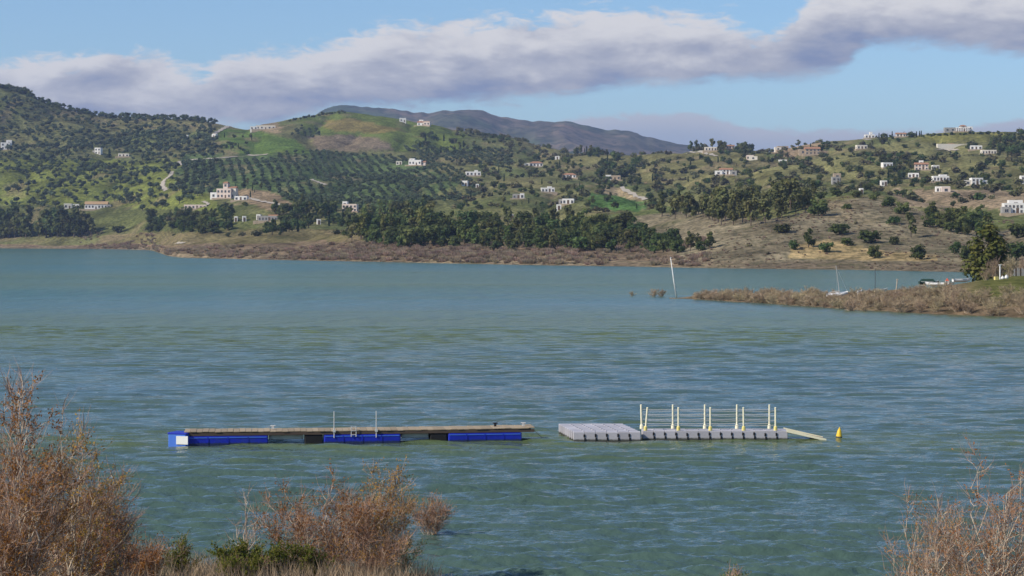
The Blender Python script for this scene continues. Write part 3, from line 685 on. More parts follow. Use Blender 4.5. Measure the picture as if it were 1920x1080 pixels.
house('white wide house below the brown terraces', 1027, 361, 25, 7, 'white', 'flat', 1, 4, 4, extra=((4, 8, 10, 2, 'white', 'flat', 2),))
house('pale house with white block above the peninsula wood', 972, 373, 22, 6, 'grey', 'flat', 1, 0, 3, extra=((7, 8, 9, -1, 'white', 'flat', 1),))
house('white house with grey terrace above the wood', 1066, 383, 22, 9, 'white', 'flat', 1, -6, 3, extra=((-12, 12, 6, 0, 'grey', 'flat', 1),))
house('small white cube house at the upper edge of the wood', 1048, 394, 9, 9, 'white', 'flat', 1, 0, 1)
house('tan and white house left of the dark clump', 1150, 338, 28, 8, 'tan', 'flat', 1, -4, 4, extra=((-9, 10, 9, -1, 'white', 'flat', 1),))
house('tiny pale hut below the saddle', 1045, 299, 8, 4, 'white', 'flat', 1, 0, 1, name='hut', cat='hut')
house('white gabled villa with terrace on the central right slope', 1362, 328, 24, 12, 'white', 'tile', 2, -6, 4, extra=((-14, 14, 6, -2, 'white', 'flat', 1), (14, 12, 6, -2, 'grey', 'flat', 1)))
house('cream house on the left of the middle skyline knoll', 1333, 283, 22, 6, 'cream', 'flat', 1, 0, 4)
house('pinkish house on the right of the middle skyline knoll', 1369, 279, 16, 6, 'pink', 'tile', 1, 4, 3)
house('pink house with terrace right of the skyline knoll', 1407, 300, 14, 8, 'pink', 'flat', 1, -8, 2, extra=((6, 16, 4, -5, 'cream', 'flat', 1),))
house('tan house at the left end of the right ridge', 1468, 282, 20, 7, 'tan', 'flat', 1, 5, 3, extra=((-10, 12, 5, -2, 'cream', 'flat', 1),))
house('brown stone house with tall walls on the right ridge', 1524, 290, 28, 13, 'tan', 'tile', 2, 0, 4, extra=((-18, 14, 9, 0, 'tan', 'flat', 1),))
house('small white house under the left end of the right ridge', 1468, 307, 15, 5, 'white', 'flat', 1, -4, 2)
house('cream house with dark tree right of the brown stone house', 1616, 280, 20, 7, 'cream', 'flat', 1, 6, 3)
house('white house with turret on the right hilltop hedge', 1631, 252, 18, 6, 'white', 'flat', 1, 0, 3, extra=((3, 5, 11, 1, 'white', 'flat', 1),))
house('cream house between trees on the right hilltop', 1690, 257, 18, 7, 'cream', 'tile', 1, -3, 3)
house('large cream building group crowning the right hill', 1806, 247, 26, 7, 'white', 'flat', 2, 0, 6, extra=((-24, 20, 7, 0, 'grey', 'flat', 1), (2, 11, 11, 2, 'cream', 'hip', 2), (14, 10, 9, 1, 'white', 'flat', 2)), name='villa', cat='villa')
house('tan house with long garden wall below the hill crown', 1784, 278, 18, 8, 'tan', 'hip', 1, 5, 3, extra=((-4, 58, 3, -8, 'cream', 'flat', 0),))
house('bright white house below the yellow field', 1831, 281, 22, 7, 'white', 'flat', 1, -4, 3)
house('low cream house just right of the bright white house', 1855, 289, 27, 5, 'cream', 'flat', 1, 0, 5)
house('white house left on the right hill above the dark gully', 1664, 315, 19, 9, 'white', 'flat', 1, 10, 3)
house('two storey pinkish white house in the middle of the right hill', 1729, 319, 25, 13, 'pink', 'tile', 2, -8, 4, extra=((0, 8, 17, 2, 'white', 'flat', 2),))
house('small white annex house right of the two storey pinkish house', 1755, 319, 12, 6, 'white', 'flat', 1, 4, 2)
house('white house right below the two storey pinkish house', 1714, 334, 20, 8, 'white', 'flat', 1, -10, 3)
house('wide white villa in the lower row of the right hill', 1765, 341, 30, 9, 'white', 'flat', 1, 0, 5, extra=((6, 14, 12, 2, 'white', 'flat', 2),))
house('white two storey villa right in the lower row', 1832, 347, 22, 12, 'white', 'flat', 2, 6, 3, extra=((-18, 16, 7, 0, 'cream', 'flat', 1), (15, 12, 7, 0, 'white', 'flat', 1)))
house('white and pink house lowest on the right terraces', 1769, 361, 26, 9, 'white', 'flat', 1, -4, 4, extra=((4, 16, 6, -3, 'pink', 'flat', 1),))
house('grey half built house above the crest of the brown hill', 1568, 346, 15, 13, 'grey', 'flat', 2, 0, 2, extra=((4, 14, 20, 3, 'tan', 'flat', 2),))
house('small white house in the dark gully of the right hill', 1658, 349, 11, 5, 'white', 'flat', 1, 0, 2)
house('tiny white hut on the crest of the brown hill', 1616, 365, 6, 6, 'white', 'flat', 1, 0, 1, name='hut', cat='hut')
house('large white villa at the right edge above the shore thicket', 1905, 401, 42, 18, 'white', 'flat', 2, -3, 6, extra=((4, 26, 24, 3, 'white', 'flat', 2), (-18, 16, 11, -2, 'grey', 'flat', 1)), name='villa', cat='villa')
house('white house cut by the right edge above the large villa', 1921, 345, 12, 14, 'white', 'flat', 2, 0, 2)


# ------------------------------------------------------------------ trees: prototypes of height 1, many small leaf faces on irregular lumps
def leaf_cloud(lumps, nleaf, size, rg, flat=0.75, squash=1.0):
    """leaf quads spread over and inside a set of lumps (x,y,z,rx,ry,rz)"""
    L = np.array(lumps, float); w = (L[:, 3] * L[:, 5]); w /= w.sum()
    k = rg.choice(len(L), nleaf, p=w); d = rg.normal(size=(nleaf, 3)); d /= np.linalg.norm(d, axis=1)[:, None]
    r = rg.random(nleaf) ** .33 * (0.72 + .38 * rg.random(nleaf))
    P = L[k, :3] + d * L[k, 3:6] * r[:, None]
    nrm = d * flat + rg.normal(size=(nleaf, 3)) * (1 - flat) + np.array((0, 0, .25)); nrm /= np.linalg.norm(nrm, axis=1)[:, None]
    a = np.cross(nrm, rg.normal(size=(nleaf, 3))); a /= np.linalg.norm(a, axis=1)[:, None]; b_ = np.cross(nrm, a)
    s = size * (0.6 + .8 * rg.random(nleaf))[:, None]; a = a * s; b_ = b_ * s * squash
    V = np.stack([P - a - b_ * .6, P + a * .8 - b_, P + a + b_ * .7, P - a * .7 + b_], 1).reshape(-1, 3)
    return V, np.arange(nleaf * 4).reshape(-1, 4)


def proto_tree(kind, seed):
    rg = np.random.default_rng(seed); lumps = []
    tr = MB()
    if kind == 'oak':
        for i in range(11):
            a = rg.random() * 6.28; r = .26 * rg.random() ** .5; z = .15 + .60 * rg.random(); s = .17 + .10 * rg.random() - .05 * abs(z - .4)
            lumps.append((r * math.cos(a) * 1.35, r * math.sin(a) * 1.35, z, s * 1.15, s * 1.15, s * .95))
        lumps.append((0, 0, .38, .34, .34, .34)); V, Q = leaf_cloud(lumps, 520, .050, rg); tw = .035
    elif kind == 'pine':
        for i in range(13):
            z = .25 + .68 * i / 12; r = (.26 * (1 - (z - .25) / .85) + .03) * (.6 + .7 * rg.random()); a = rg.random() * 6.28
            s = .11 + .08 * rg.random() * (1.2 - z); lumps.append((r * math.cos(a), r * math.sin(a), z, s * 1.15, s * 1.15, s))
        lumps.append((0, 0, .45, .17, .17, .3)); V, Q = leaf_cloud(lumps, 400, .042, rg); tw = .028
    elif kind == 'euca':
        for i in range(12):
            z = .28 + .66 * rg.random(); a = rg.random() * 6.28; r = .20 * rg.random() ** .5; s = .08 + .06 * rg.random()
            lumps.append((r * math.cos(a), r * math.sin(a), z, s, s, s * 1.5))
        V, Q = leaf_cloud(lumps, 360, .036, rg, .6, 1.5); tw = .02
    elif kind == 'cypress':
        for i in range(12):
            z = .1 + .86 * i / 12; s = .105 * (1 - .75 * (i / 12) ** 2) * (.85 + .3 * rg.random()); lumps.append((rg.normal() * .012, rg.normal() * .012, z, s, s, .10))
        V, Q = leaf_cloud(lumps, 300, .030, rg, .8, 1.6); tw = .02
    elif kind == 'olive':
        for i in range(7):
            a = rg.random() * 6.28; r = .30 * rg.random() ** .5; z = .45 + .32 * rg.random(); s = .22 + .12 * rg.random()
            lumps.append((r * math.cos(a), r * math.sin(a), z, s, s, s * .85))
        V, Q = leaf_cloud(lumps, 170, .085, rg); tw = .05
    elif kind == 'shrub':
        for i in range(6):
            a = rg.random() * 6.28; r = .5 * rg.random() ** .5; z = .30 + .3 * rg.random(); s = .30 + .15 * rg.random()
            lumps.append((r * math.cos(a), r * math.sin(a), z, s, s, s * .8))
        V, Q = leaf_cloud(lumps, 120, .11, rg); tw = .03
    crown = arr_mesh(kind + '_crown', V, [Q], M[{'oak': 'oak', 'pine': 'pine', 'euca': 'euca', 'cypress': 'cypress', 'olive': 'olive', 'shrub': 'scrub'}[kind]])
    top = .7 if kind != 'olive' else .55
    pts = [(0, 0, -.12), (rg.normal() * .01, rg.normal() * .01, top * .4), (rg.normal() * .03, rg.normal() * .03, top)]
    tr.tube(pts, [tw * 1.25, tw, tw * .4], 6)
    for i in range(4):
        l = lumps[int(rg.integers(len(lumps)))]
        tr.tube([(0, 0, min(l[2] * .55, top * .8)), (l[0] * .55, l[1] * .55, l[2] * .82), (l[0], l[1], l[2])], [tw * .55, tw * .4, tw * .15], 4)
    return crown, tr.mesh(kind + '_trunk', M['bark'])

PRO = {k: [proto_tree(k, s * 31 + i) for i in range(n)] for s, (k, n) in enumerate((('oak', 5), ('pine', 5), ('euca', 4), ('cypress', 2), ('olive', 5), ('shrub', 4)))}
NAMES = {'oak': 'oak_tree', 'pine': 'pine_tree', 'euca': 'eucalyptus_tree', 'cypress': 'cypress_tree', 'olive': 'olive_tree', 'shrub': 'green_shrub'}
CATS = {'oak': 'tree', 'pine': 'tree', 'euca': 'tree', 'cypress': 'tree', 'olive': 'olive tree', 'shrub': 'shrub'}
def tree(kind, loc, h, label, group=None, wide=1.0, mat=None):
    cr, tk = R.choice(PRO[kind])
    t = thing(NAMES[kind], label, CATS[kind], (loc[0], loc[1], loc[2] - .1), R.random() * 6.28, group, (h * wide, h * wide, h))
    link('crown', cr, t); link('trunk', tk, t)
    return t
QUEUE = []
def blocked(X, Y):
    """True where a house stands or just in front of one"""
    r = np.zeros(np.shape(X), bool)
    for hx, hy, hw, hd in HOUSE_SPOTS: r |= (np.abs(X - hx * Y / hy) < hw * .5 + 1.5) & (Y > hy - 26) & (Y < hy + hd + 2)
    return bool(r) if r.ndim == 0 else r
def tree_px(kind, px, py, hpx, label, group=None, wide=1.0):
    p = hit(px, py)
    if group is None: return tree(kind, p, hpx * p[1] / F, label, None, wide)
    if blocked(p[0], p[1]) or bool(near_track(np.array(float(px)), np.array(float(py)))): return
    QUEUE.append((hpx, kind, p, hpx * p[1] / F, label, group, wide))
def scatter_px(n, xr, lo, hi, mind, rg):
    """n pixel spots between two boundary lines, keeping a spacing that grows to the front"""
    lo = np.array(lo, float); hi = np.array(hi, float); pts = []; tries = 0
    while len(pts) < n and tries < n * 60:
        tries += 1; x = rg.uniform(*xr); a = np.interp(x, lo[:, 0], lo[:, 1]); b_ = np.interp(x, hi[:, 0], hi[:, 1]); y = rg.uniform(min(a, b_), max(a, b_))
        if all(((x - q[0]) / mind) ** 2 + ((y - q[1]) / (mind * .45)) ** 2 > 1 for q in pts): pts.append((x, y))
    return pts
rt = np.random.default_rng(21)

# wood on the low peninsula
for x, y in scatter_px(118, (822, 1335), [(822, 468), (900, 470), (1000, 472), (1100, 471), (1200, 475), (1300, 475), (1335, 472)], [(822, 430), (950, 424), (1050, 424), (1150, 428), (1200, 440), (1260, 456), (1335, 466)], 15, rt):
    k = R.choice(['oak', 'oak', 'oak', 'pine', 'euca']); h = R.uniform(22, 46) * (1 if x < 1220 else .85)
    tree_px(k, x, y, h, 'dark green tree in the long peninsula wood, ' + ('left third beside the compact grove' if x < 990 else 'middle third' if x < 1160 else 'low right end towards the brown slope'), 'wood on the peninsula', R.uniform(.85, 1.15))
for x, y in scatter_px(48, (655, 826), [(655, 458), (750, 466), (826, 462)], [(655, 430), (700, 408), (800, 405), (826, 432)], 15, rt):
    k = R.choice(['oak', 'oak', 'pine', 'euca']); h = R.uniform(28, 52)
    tree_px(k, x, y, h, 'dark green tree in the compact grove at the left of the peninsula wood', 'grove left of the peninsula wood', R.uniform(.8, 1.1))
# airy eucalyptus on the brown hill
for x, y in scatter_px(14, (1235, 1330), [(1225, 404), (1330, 420)], [(1225, 394), (1330, 398)], 8, rt) + scatter_px(52, (1335, 1518), [(1225, 404), (1350, 424), (1400, 428), (1480, 410), (1515, 402)], [(1225, 392), (1350, 396), (1480, 384), (1515, 385)], 9, rt):
    tree_px('euca', x, y, R.uniform(28, 62) * (1 if x > 1330 else .75), 'airy olive green tree on the brown hill, ' + ('low left end of its row' if x < 1330 else 'tall middle of its row' if x < 1440 else 'right end beside the large dark tree'), 'airy trees on the brown hill', R.uniform(.8, 1.1))
# trees on the left bank of the lake
for x, y in scatter_px(34, (-40, 172), [(-40, 447), (172, 446)], [(-40, 436), (172, 436)], 9, rt):
    tree_px(R.choice(['euca', 'oak', 'pine']), x, y, R.uniform(36, 58) * (1 if x < 150 else .8), 'tall dark tree in the clump on the left lake shore', 'clump on the left shore', R.uniform(.85, 1.2))
for x, y in scatter_px(44, (278, 440), [(278, 438), (350, 440), (440, 436)], [(278, 408), (440, 400)], 11, rt):
    tree_px(R.choice(['oak', 'pine', 'oak']), x, y, R.uniform(11, 24), 'small dark tree in the scattered trees below the big house', 'scattered trees below the big house', R.uniform(.9, 1.2))
for x, y in scatter_px(60, (500, 655), [(500, 442), (560, 438), (600, 425), (655, 425)], [(500, 400), (560, 385), (655, 395)], 10, rt):
    tree_px(R.choice(['oak', 'oak', 'pine', 'cypress']), x, y, R.uniform(15, 30), 'dark tree on the low ground left of the peninsula wood', 'trees on the low ground', R.uniform(.85, 1.2))

# single trees on the brown slope at the right, each with its own place
for k, x, y, h, wd, lab in [  # kind, photo spot of the foot, height, width factor
    ('oak', 1534, 405, 34, 1.05, 'large dark round tree high on the brown hill beside the airy trees'),
    ('oak', 1466, 437, 19, 1.55, 'low wide dark bush on the brown slope under the airy trees'),
    ('oak', 1574, 440, 24, 1.45, 'wide dark green tree in the middle of the brown slope'),
    ('oak', 1632, 456, 27, 1.35, 'bright green broad tree on the brown slope above the tan shore'),
    ('oak', 1490, 469, 20, .95, 'small round dark tree at the left end of the tan shore'),
    ('pine', 1516, 464, 32, .9, 'pointed green tree just right of the small round shore tree'),
    ('oak', 1550, 473, 22, 1.1, 'rounded dark bush standing on the tan shore'),
    ('oak', 1588, 461, 18, 1.2, 'low grey green bush between the two larger slope trees'),
    ('oak', 1640, 484, 26, .95, 'dark round bush close to the water below the bright green tree'),
    ('oak', 1725, 487, 30, .95, 'dark upright bush near the water on the right shore'),
    ('oak', 1676, 460, 18, 1.0, 'small green bush right of the bright green tree'),
    ('oak', 1676, 421, 18, 1.35, 'low dark bush on the bare purple brown slope'),
    ('oak', 1588, 393, 13, 1.3, 'small bush alone near the crest of the brown hill'),
    ('oak', 1641, 376, 17, 1.2, 'dark bush on the crest right of the tiny white hut'),
    ('oak', 1664, 389, 22, 1.15, 'dark round tree just over the crest beside the terraces'),
    ('oak', 1692, 402, 25, 1.1, 'dark tree at the foot of the terraced slope'),
    ('euca', 1708, 446, 42, .8, 'slim olive green tree standing alone on the right slope'),
    ('oak', 1790, 476, 24, .9, 'grey green bush near the right shore behind the spit'),
    ('oak', 1815, 491, 34, .8, 'dark bush at the water left of the big yellow green tree'),
    ('oak', 1540, 373, 16, 1.3, 'dark bush above the large round hill tree'),
    ('oak', 1570, 369, 15, 1.4, 'low dark bush in the row over the crest'),
    ('oak', 1604, 371, 15, 1.5, 'wide dark bush left of the tiny white hut'),
    ('oak', 1908, 447, 32, 1.1, 'blue green tree at the right edge of the picture, upper one'),
    ('oak', 1906, 488, 40, .95, 'blue green tree at the right edge of the picture, lower one'),
    ('oak', 222, 436, 15, 1.4, 'single dark bush on the meadow right of the left shore clump'),
    ('oak', 405, 437, 11, 2.2, 'long low dark bush on the meadow near the white posts'),
    ('cypress', 205, 296, 16, 1.4, 'dark cypress right of the small white hillside house'),
]:
    tree_px(k, x, y, h * 1.12, lab, None, wd * 1.1)
for x, y in scatter_px(26, (1735, 1860), [(1735, 425), (1800, 446), (1860, 446)], [(1735, 408), (1860, 415)], 11, rt):
    tree_px(R.choice(['oak', 'pine']), x, y, R.uniform(20, 34), 'dark tree in the thicket above the right shore', 'thicket above the right shore', 1.1)

# dark trees scattered over the slopes among the houses
DARK = [(90, (850, 1240), 300, 398, 6, 17), (30, (1120, 1205), 300, 348, 10, 22), (26, (780, 900), 258, 292, 8, 16), (18, (1080, 1140), 276, 296, 9, 18),
        (40, (1280, 1480), 284, 345, 6, 15), (90, (1480, 1925), 268, 352, 6, 16), (22, (1650, 1720), 305, 352, 10, 22), (22, (1855, 1925), 262, 300, 10, 22),
        (26, (1280, 1410), 278, 292, 9, 20), (16, (400, 500), 345, 372, 6, 14), (26, (395, 480), 248, 300, 6, 10)]
DL = ['on the slope of houses above the peninsula wood', 'in the dark clump right of the slope houses', 'in the dark belt under the green hilltop', 'on the saddle in front of the far mountain',
      'on the slope around the white gabled house', 'among the houses of the right hill', 'in the dark gully of the right hill', 'by the right edge of the house hill',
      'on the skyline knoll in the middle', 'beside the big pale house', 'around the bright green field']
for (nn, xr, y0, y1, h0, h1), where in zip(DARK, DL):
    for x, y in scatter_px(nn, xr, [(xr[0], y1), (xr[1], y1)], [(xr[0], y0), (xr[1], y0)], 6, rt):
        tree_px(R.choice(['oak', 'oak', 'oak', 'pine', 'cypress', 'euca']), x, y, R.uniform(h0, h1), 'small dark tree ' + where, 'trees ' + where, R.uniform(.9, 1.3))
# along the skylines
def skyl(x): return float(np.interp(x, *np.array(SKYL, float).T))
for (a, b_, nn, h0, h1, kinds, where) in [(-10, 60, 16, 6, 13, ['oak'], 'on the crest of the left hill'), (60, 390, 60, 4, 9, ['oak'], 'on the ridge of the left hill'), (540, 650, 18, 4, 8, ['oak'], 'on the crest of the green hilltop'),
                                  (1290, 1400, 26, 10, 20, ['euca', 'oak', 'pine'], 'on the middle skyline'), (1540, 1625, 26, 5, 9, ['oak'], 'in the hedge on the right skyline'), (1640, 1730, 16, 7, 16, ['oak', 'cypress'], 'on the right hilltop'),
                                  (1730, 1925, 30, 4, 8, ['oak'], 'on the crest of the right hill'), (880, 960, 14, 4, 9, ['oak'], 'on the long slope before the far mountain')]:
    for i in range(nn):
        x = a + (b_ - a) * (i + R.random()) / nn
        tree_px(R.choice(kinds), x, skyl(x) + 4 + R.random() * 2.5, R.uniform(h0, h1), 'small tree ' + where, 'skyline trees ' + where, R.uniform(.9, 1.35))

# of each kind the largest in view are single trees, the small rest of the far slopes is one mass
REST = []
for kd in ('oak', 'pine', 'euca', 'cypress'):
    q = sorted((r for r in QUEUE if r[1] == kd), key=lambda r: -r[0])
    for r in q[:262]: tree(*r[1:])
    REST += q[262:]

# ---- olive groves: rows on the slopes; the 300 that show largest are single trees, the rest one mass
def grove(x0, x1, y0, y1, sp, ang, jit, prob, hh, sd):
    rg = np.random.default_rng(sd); ca, sa = math.cos(ang), math.sin(ang); L = 1500
    g = np.arange(-L, L, sp); A, B = np.meshgrid(g, g); A = A.ravel(); B = B.ravel()
    cx, cy = (x0 + x1) / 2, (y0 + y1) / 2
    X = cx + A * ca - B * sa + rg.normal(size=A.size) * jit; Y = cy + A * sa + B * ca + rg.normal(size=A.size) * jit
    k = (X > x0) & (X < x1) & (Y > y0) & (Y < y1); X, Y = X[k], Y[k]
    u = X / Y * F + 960; Z = HT(u, Y); ya = HY + (CH - Z) * F / Y
    k = (rg.random(X.size) < prob(u, ya, X, Y)) & (Z > 2); k &= ~blocked(X, Y) & ~near_track(u, ya); k &= Y < np.interp(u, UG, kY[8]) + 8
    return np.stack([X[k], Y[k], Z[k], hh[0] + (hh[1] - hh[0]) * rg.random(k.sum())], 1)
def p_left(u, y, X, Y):
    d = np.where((u < 410 - (y - 230) * .05) & (y < 402), .95, 0.0); d = np.where((y > 335) & (u < 330), d * .62, d); d = np.where(y > 385, d * .6, d)
    d = np.where(inpoly(u, y, [(405, 236), (470, 242), (590, 262), (590, 292), (420, 292)]), 0, d)
    return d * np.clip(.8 + 1.6 * fbm(X / 60, Y / 60, 2, 2), .25, 1)
def p_mid(u, y, X, Y):
    g = inpoly(u, y, [(345, 300), (560, 286), (600, 286), (800, 300), (880, 330), (900, 370), (760, 398), (480, 396), (470, 350), (345, 325)])
    g2 = inpoly(u, y, [(560, 236), (600, 244), (600, 262), (545, 256)]) | inpoly(u, y, [(740, 276), (960, 282), (960, 320), (800, 300)])
    bare = inpoly(u, y, [(390, 348), (475, 348), (560, 386), (560, 396), (390, 396)])
    return np.where((g | g2) & ~bare, .93, 0.0)
def p_scrub(u, y, X, Y):
    d = np.where((u > 850) & (y < 400), .30, 0.0); d = np.where((u > 1440) & (y > 290) & (y < 385), .36, d)
    d = np.where(inpoly(u, y, [(1100, 360), (1215, 380), (1205, 398), (1100, 396)]) | inpoly(u, y, [(1690, 246), (1910, 240), (1910, 270), (1700, 272)]), .02, d)
    return d * np.clip(.7 + 2.4 * fbm(X / 50, Y / 70, 3, 4), .05, 1)
def p_low(u, y, X, Y):
    d = np.where((y > 385) & (u > 150) & (u < 660) & (y < 445), .22, 0.0); return d * np.clip(.6 + 3 * fbm(X / 25, Y / 40, 3, 5), 0, 1)
olv = np.concatenate([grove(-900, -190, 1330, 2100, 7.8, .5, 1.7, p_left, (2.4, 5.8), 1), grove(-420, 0, 1080, 2200, 6.9, .16, .42, p_mid, (2.3, 3.8), 2)])
scr = np.concatenate([grove(-60, 520, 850, 2150, 8.5, .3, 3.0, p_scrub, (2.2, 5.0), 3), grove(-300, -40, 760, 1300, 7, .4, 3.0, p_low, (1.6, 3.8), 4)])
def keep_visible(a, u0=-60, u1=1980):
    u = a[:, 0] / a[:, 1] * F + 960; return a[(u > u0) & (u < u1)]
big = keep_visible(olv, 0, 1920); big = big[np.argsort(-(big[:, 3] / big[:, 1]))[:300]]
bigset = set(map(tuple, big.round(3))); olv = np.array([r for r in olv if tuple(r.round(3)) not in bigset])
for r in big:
    u = r[0] / r[1] * F + 960
    lab = (('olive tree on the lower left hillside, ' + ('left of the ochre roofed house' if u < 150 else 'between ochre roofed house and track')), 'olives on the left hillside') if u < 345 else ('small olive tree in the rows around the big pale house', 'olives in rows by the big house')
    tree('olive', r[:3], r[3], lab[0], lab[1], R.uniform(.95, 1.25))

def mass(name, label, cat, pts, protos, wide=(1.0, 1.3)):
    """countless small plants as one object: points carrying instances of a few prototypes"""
    me = bpy.data.meshes.new(name); me.vertices.add(len(pts)); me.vertices.foreach_set('co', np.ascontiguousarray(pts[:, :3], np.float32).ravel())
    rg = np.random.default_rng(len(pts))
    a = me.attributes.new('size', 'FLOAT_VECTOR', 'POINT'); w = pts[:, 3] * (wide[0] + (wide[1] - wide[0]) * rg.random(len(pts)))
    a.data.foreach_set('vector', np.stack([w, w, pts[:, 3]], 1).astype(np.float32).ravel())
    a = me.attributes.new('turn', 'FLOAT_VECTOR', 'POINT'); z = np.zeros(len(pts)); a.data.foreach_set('vector', np.stack([z, z, rg.random(len(pts)) * 6.28], 1).astype(np.float32).ravel())
    a = me.attributes.new('pick', 'INT', 'POINT'); a.data.foreach_set('value', rg.integers(0, len(protos), len(pts)).astype(np.int32))
    o = link(name, me); tag(o, label, cat, kind='stuff')
    ng = bpy.data.node_groups.new(name, 'GeometryNodeTree')
    ng.interface.new_socket('Geometry', in_out='INPUT', socket_type='NodeSocketGeometry'); ng.interface.new_socket('Geometry', in_out='OUTPUT', socket_type='NodeSocketGeometry')
    G = NT(ng); gi = G.new('NodeGroupInput'); go = G.new('NodeGroupOutput'); jn = G.new('GeometryNodeJoinGeometry')
    def named(nm, dt):
        nd = G.new('GeometryNodeInputNamedAttribute', data_type=dt); nd.inputs['Name'].default_value = nm; return nd.outputs[0]
    sz = named('size', 'FLOAT_VECTOR'); tn = named('turn', 'FLOAT_VECTOR'); pk = named('pick', 'INT')
    for i, po in enumerate(protos):
        oi = G.new('GeometryNodeObjectInfo'); oi.inputs['Object'].default_value = po; oi.inputs['As Instance'].default_value = True
        cp = G.new('FunctionNodeCompare', data_type='INT', operation='EQUAL'); G.l.new(pk, cp.inputs[2]); cp.inputs[3].default_value = i
        ip = G.new('GeometryNodeInstanceOnPoints'); G.l.new(gi.outputs[0], ip.inputs['Points']); G.l.new(cp.outputs[0], ip.inputs['Selection'])
        G.l.new(oi.outputs['Geometry'], ip.inputs['Instance']); G.l.new(tn, ip.inputs['Rotation']); G.l.new(sz, ip.inputs['Scale'])
        G.l.new(ip.outputs[0], jn.inputs[0])
    G.l.new(jn.outputs[0], go.inputs[0])
    md = o.modifiers.new('scatter', 'NODES'); md.node_group = ng
    return o

def crown_objects(kind):
    """the crown objects of existing trees of that kind, one per prototype mesh"""
    out = []
    for cr, tk in PRO[kind]:
        for o in COL.objects:
            if o.data is cr: out.append(o); break
    return out
mass('olive_groves', 'olive trees covering the slopes in distant rows', 'olive grove', keep_visible(olv, -200, 2100), crown_objects('olive'))
if REST: mass('far_small_trees', 'small dark trees dotted along the far slopes and ridges', 'trees', np.array([(r[2][0], r[2][1], r[2][2] - .1, r[3]) for r in REST]), crown_objects('oak'))
shrub_seed = [tree_px('shrub', x, y, 7, lab) for x, y, lab in ((1320, 452, 'low scrub bush on the brown slope right of the wood end'), (1405, 462, 'low scrub bush on the brown slope below the airy trees'), (1440, 478, 'low scrub bush near the shore left of the tan strip'), (1605, 420, 'low scrub bush on the brown slope beside the wide dark tree'))]
mass('hillside_scrub', 'small bushes dotted over the far slopes', 'scrub', keep_visible(scr, -200, 2100), crown_objects('shrub') + crown_objects('oak')[:2])
# dry brush along the peninsula shore and the brown slope
br = MB()
def brush_proto(seed, mat):
    rg = np.random.default_rng(seed); V = []; Q = []
    for i in range(130):
        a = rg.random() * 6.28; r = .5 * rg.random() ** .5; b0 = np.array((r * math.cos(a) * .7, r * math.sin(a) * .7, -.05)); tip = np.array((r * math.cos(a) * 1.5, r * math.sin(a) * 1.5, .35 + .65 * rg.random() * (1 - r * .8)))
        s = np.cross(tip - b0, rg.normal(size=3)); s = s / np.linalg.norm(s) * .035; o = len(V)
        V += [b0 - s, b0 + s, tip + s * .6, tip - s * .6]; Q.append((o, o + 1, o + 2, o + 3))
    return arr_mesh('dry_brush', V, [np.array(Q)], mat)
brs = [tag(link('dry_brush', brush_proto(s, M['mauve']), None, hit(x, y), 0, 2.2), lab, 'brush') for s, x, y, lab in ((1, 640, 476, 'dry mauve brush on the peninsula shore left of the grove'), (2, 725, 480, 'dry mauve brush on the shore below the compact grove'), (3, 1030, 480, 'dry mauve brush on the shore below the long wood'))]
rgb = np.random.default_rng(8); P = []
for i in range(8000):
    u = rgb.uniform(150, 1900); t = rgb.random() ** 1.2
    ys_ = np.interp(u, *np.array(YSH, float).T); Y0 = np.interp(u, UG, Ys)
    Y = Y0 + 3 + t * (90 if u < 1330 else 190); X = (u - 960) / F * Y; z = float(HT(u, Y))
    dens = .5 + 2.2 * float(fbm(X / 18, Y / 30, 3, 3))
    if u > 1330: dens *= .6
    else: dens *= .6
    if rgb.random() < dens and z > .15: P.append((X, Y, z, rgb.uniform(.5, 1.9) * (.36 if u > 1330 else 1)))
mass('shore_brush', 'dry mauve brush covering the far lake shore', 'brush', np.array(P), brs, (.9, 1.5))


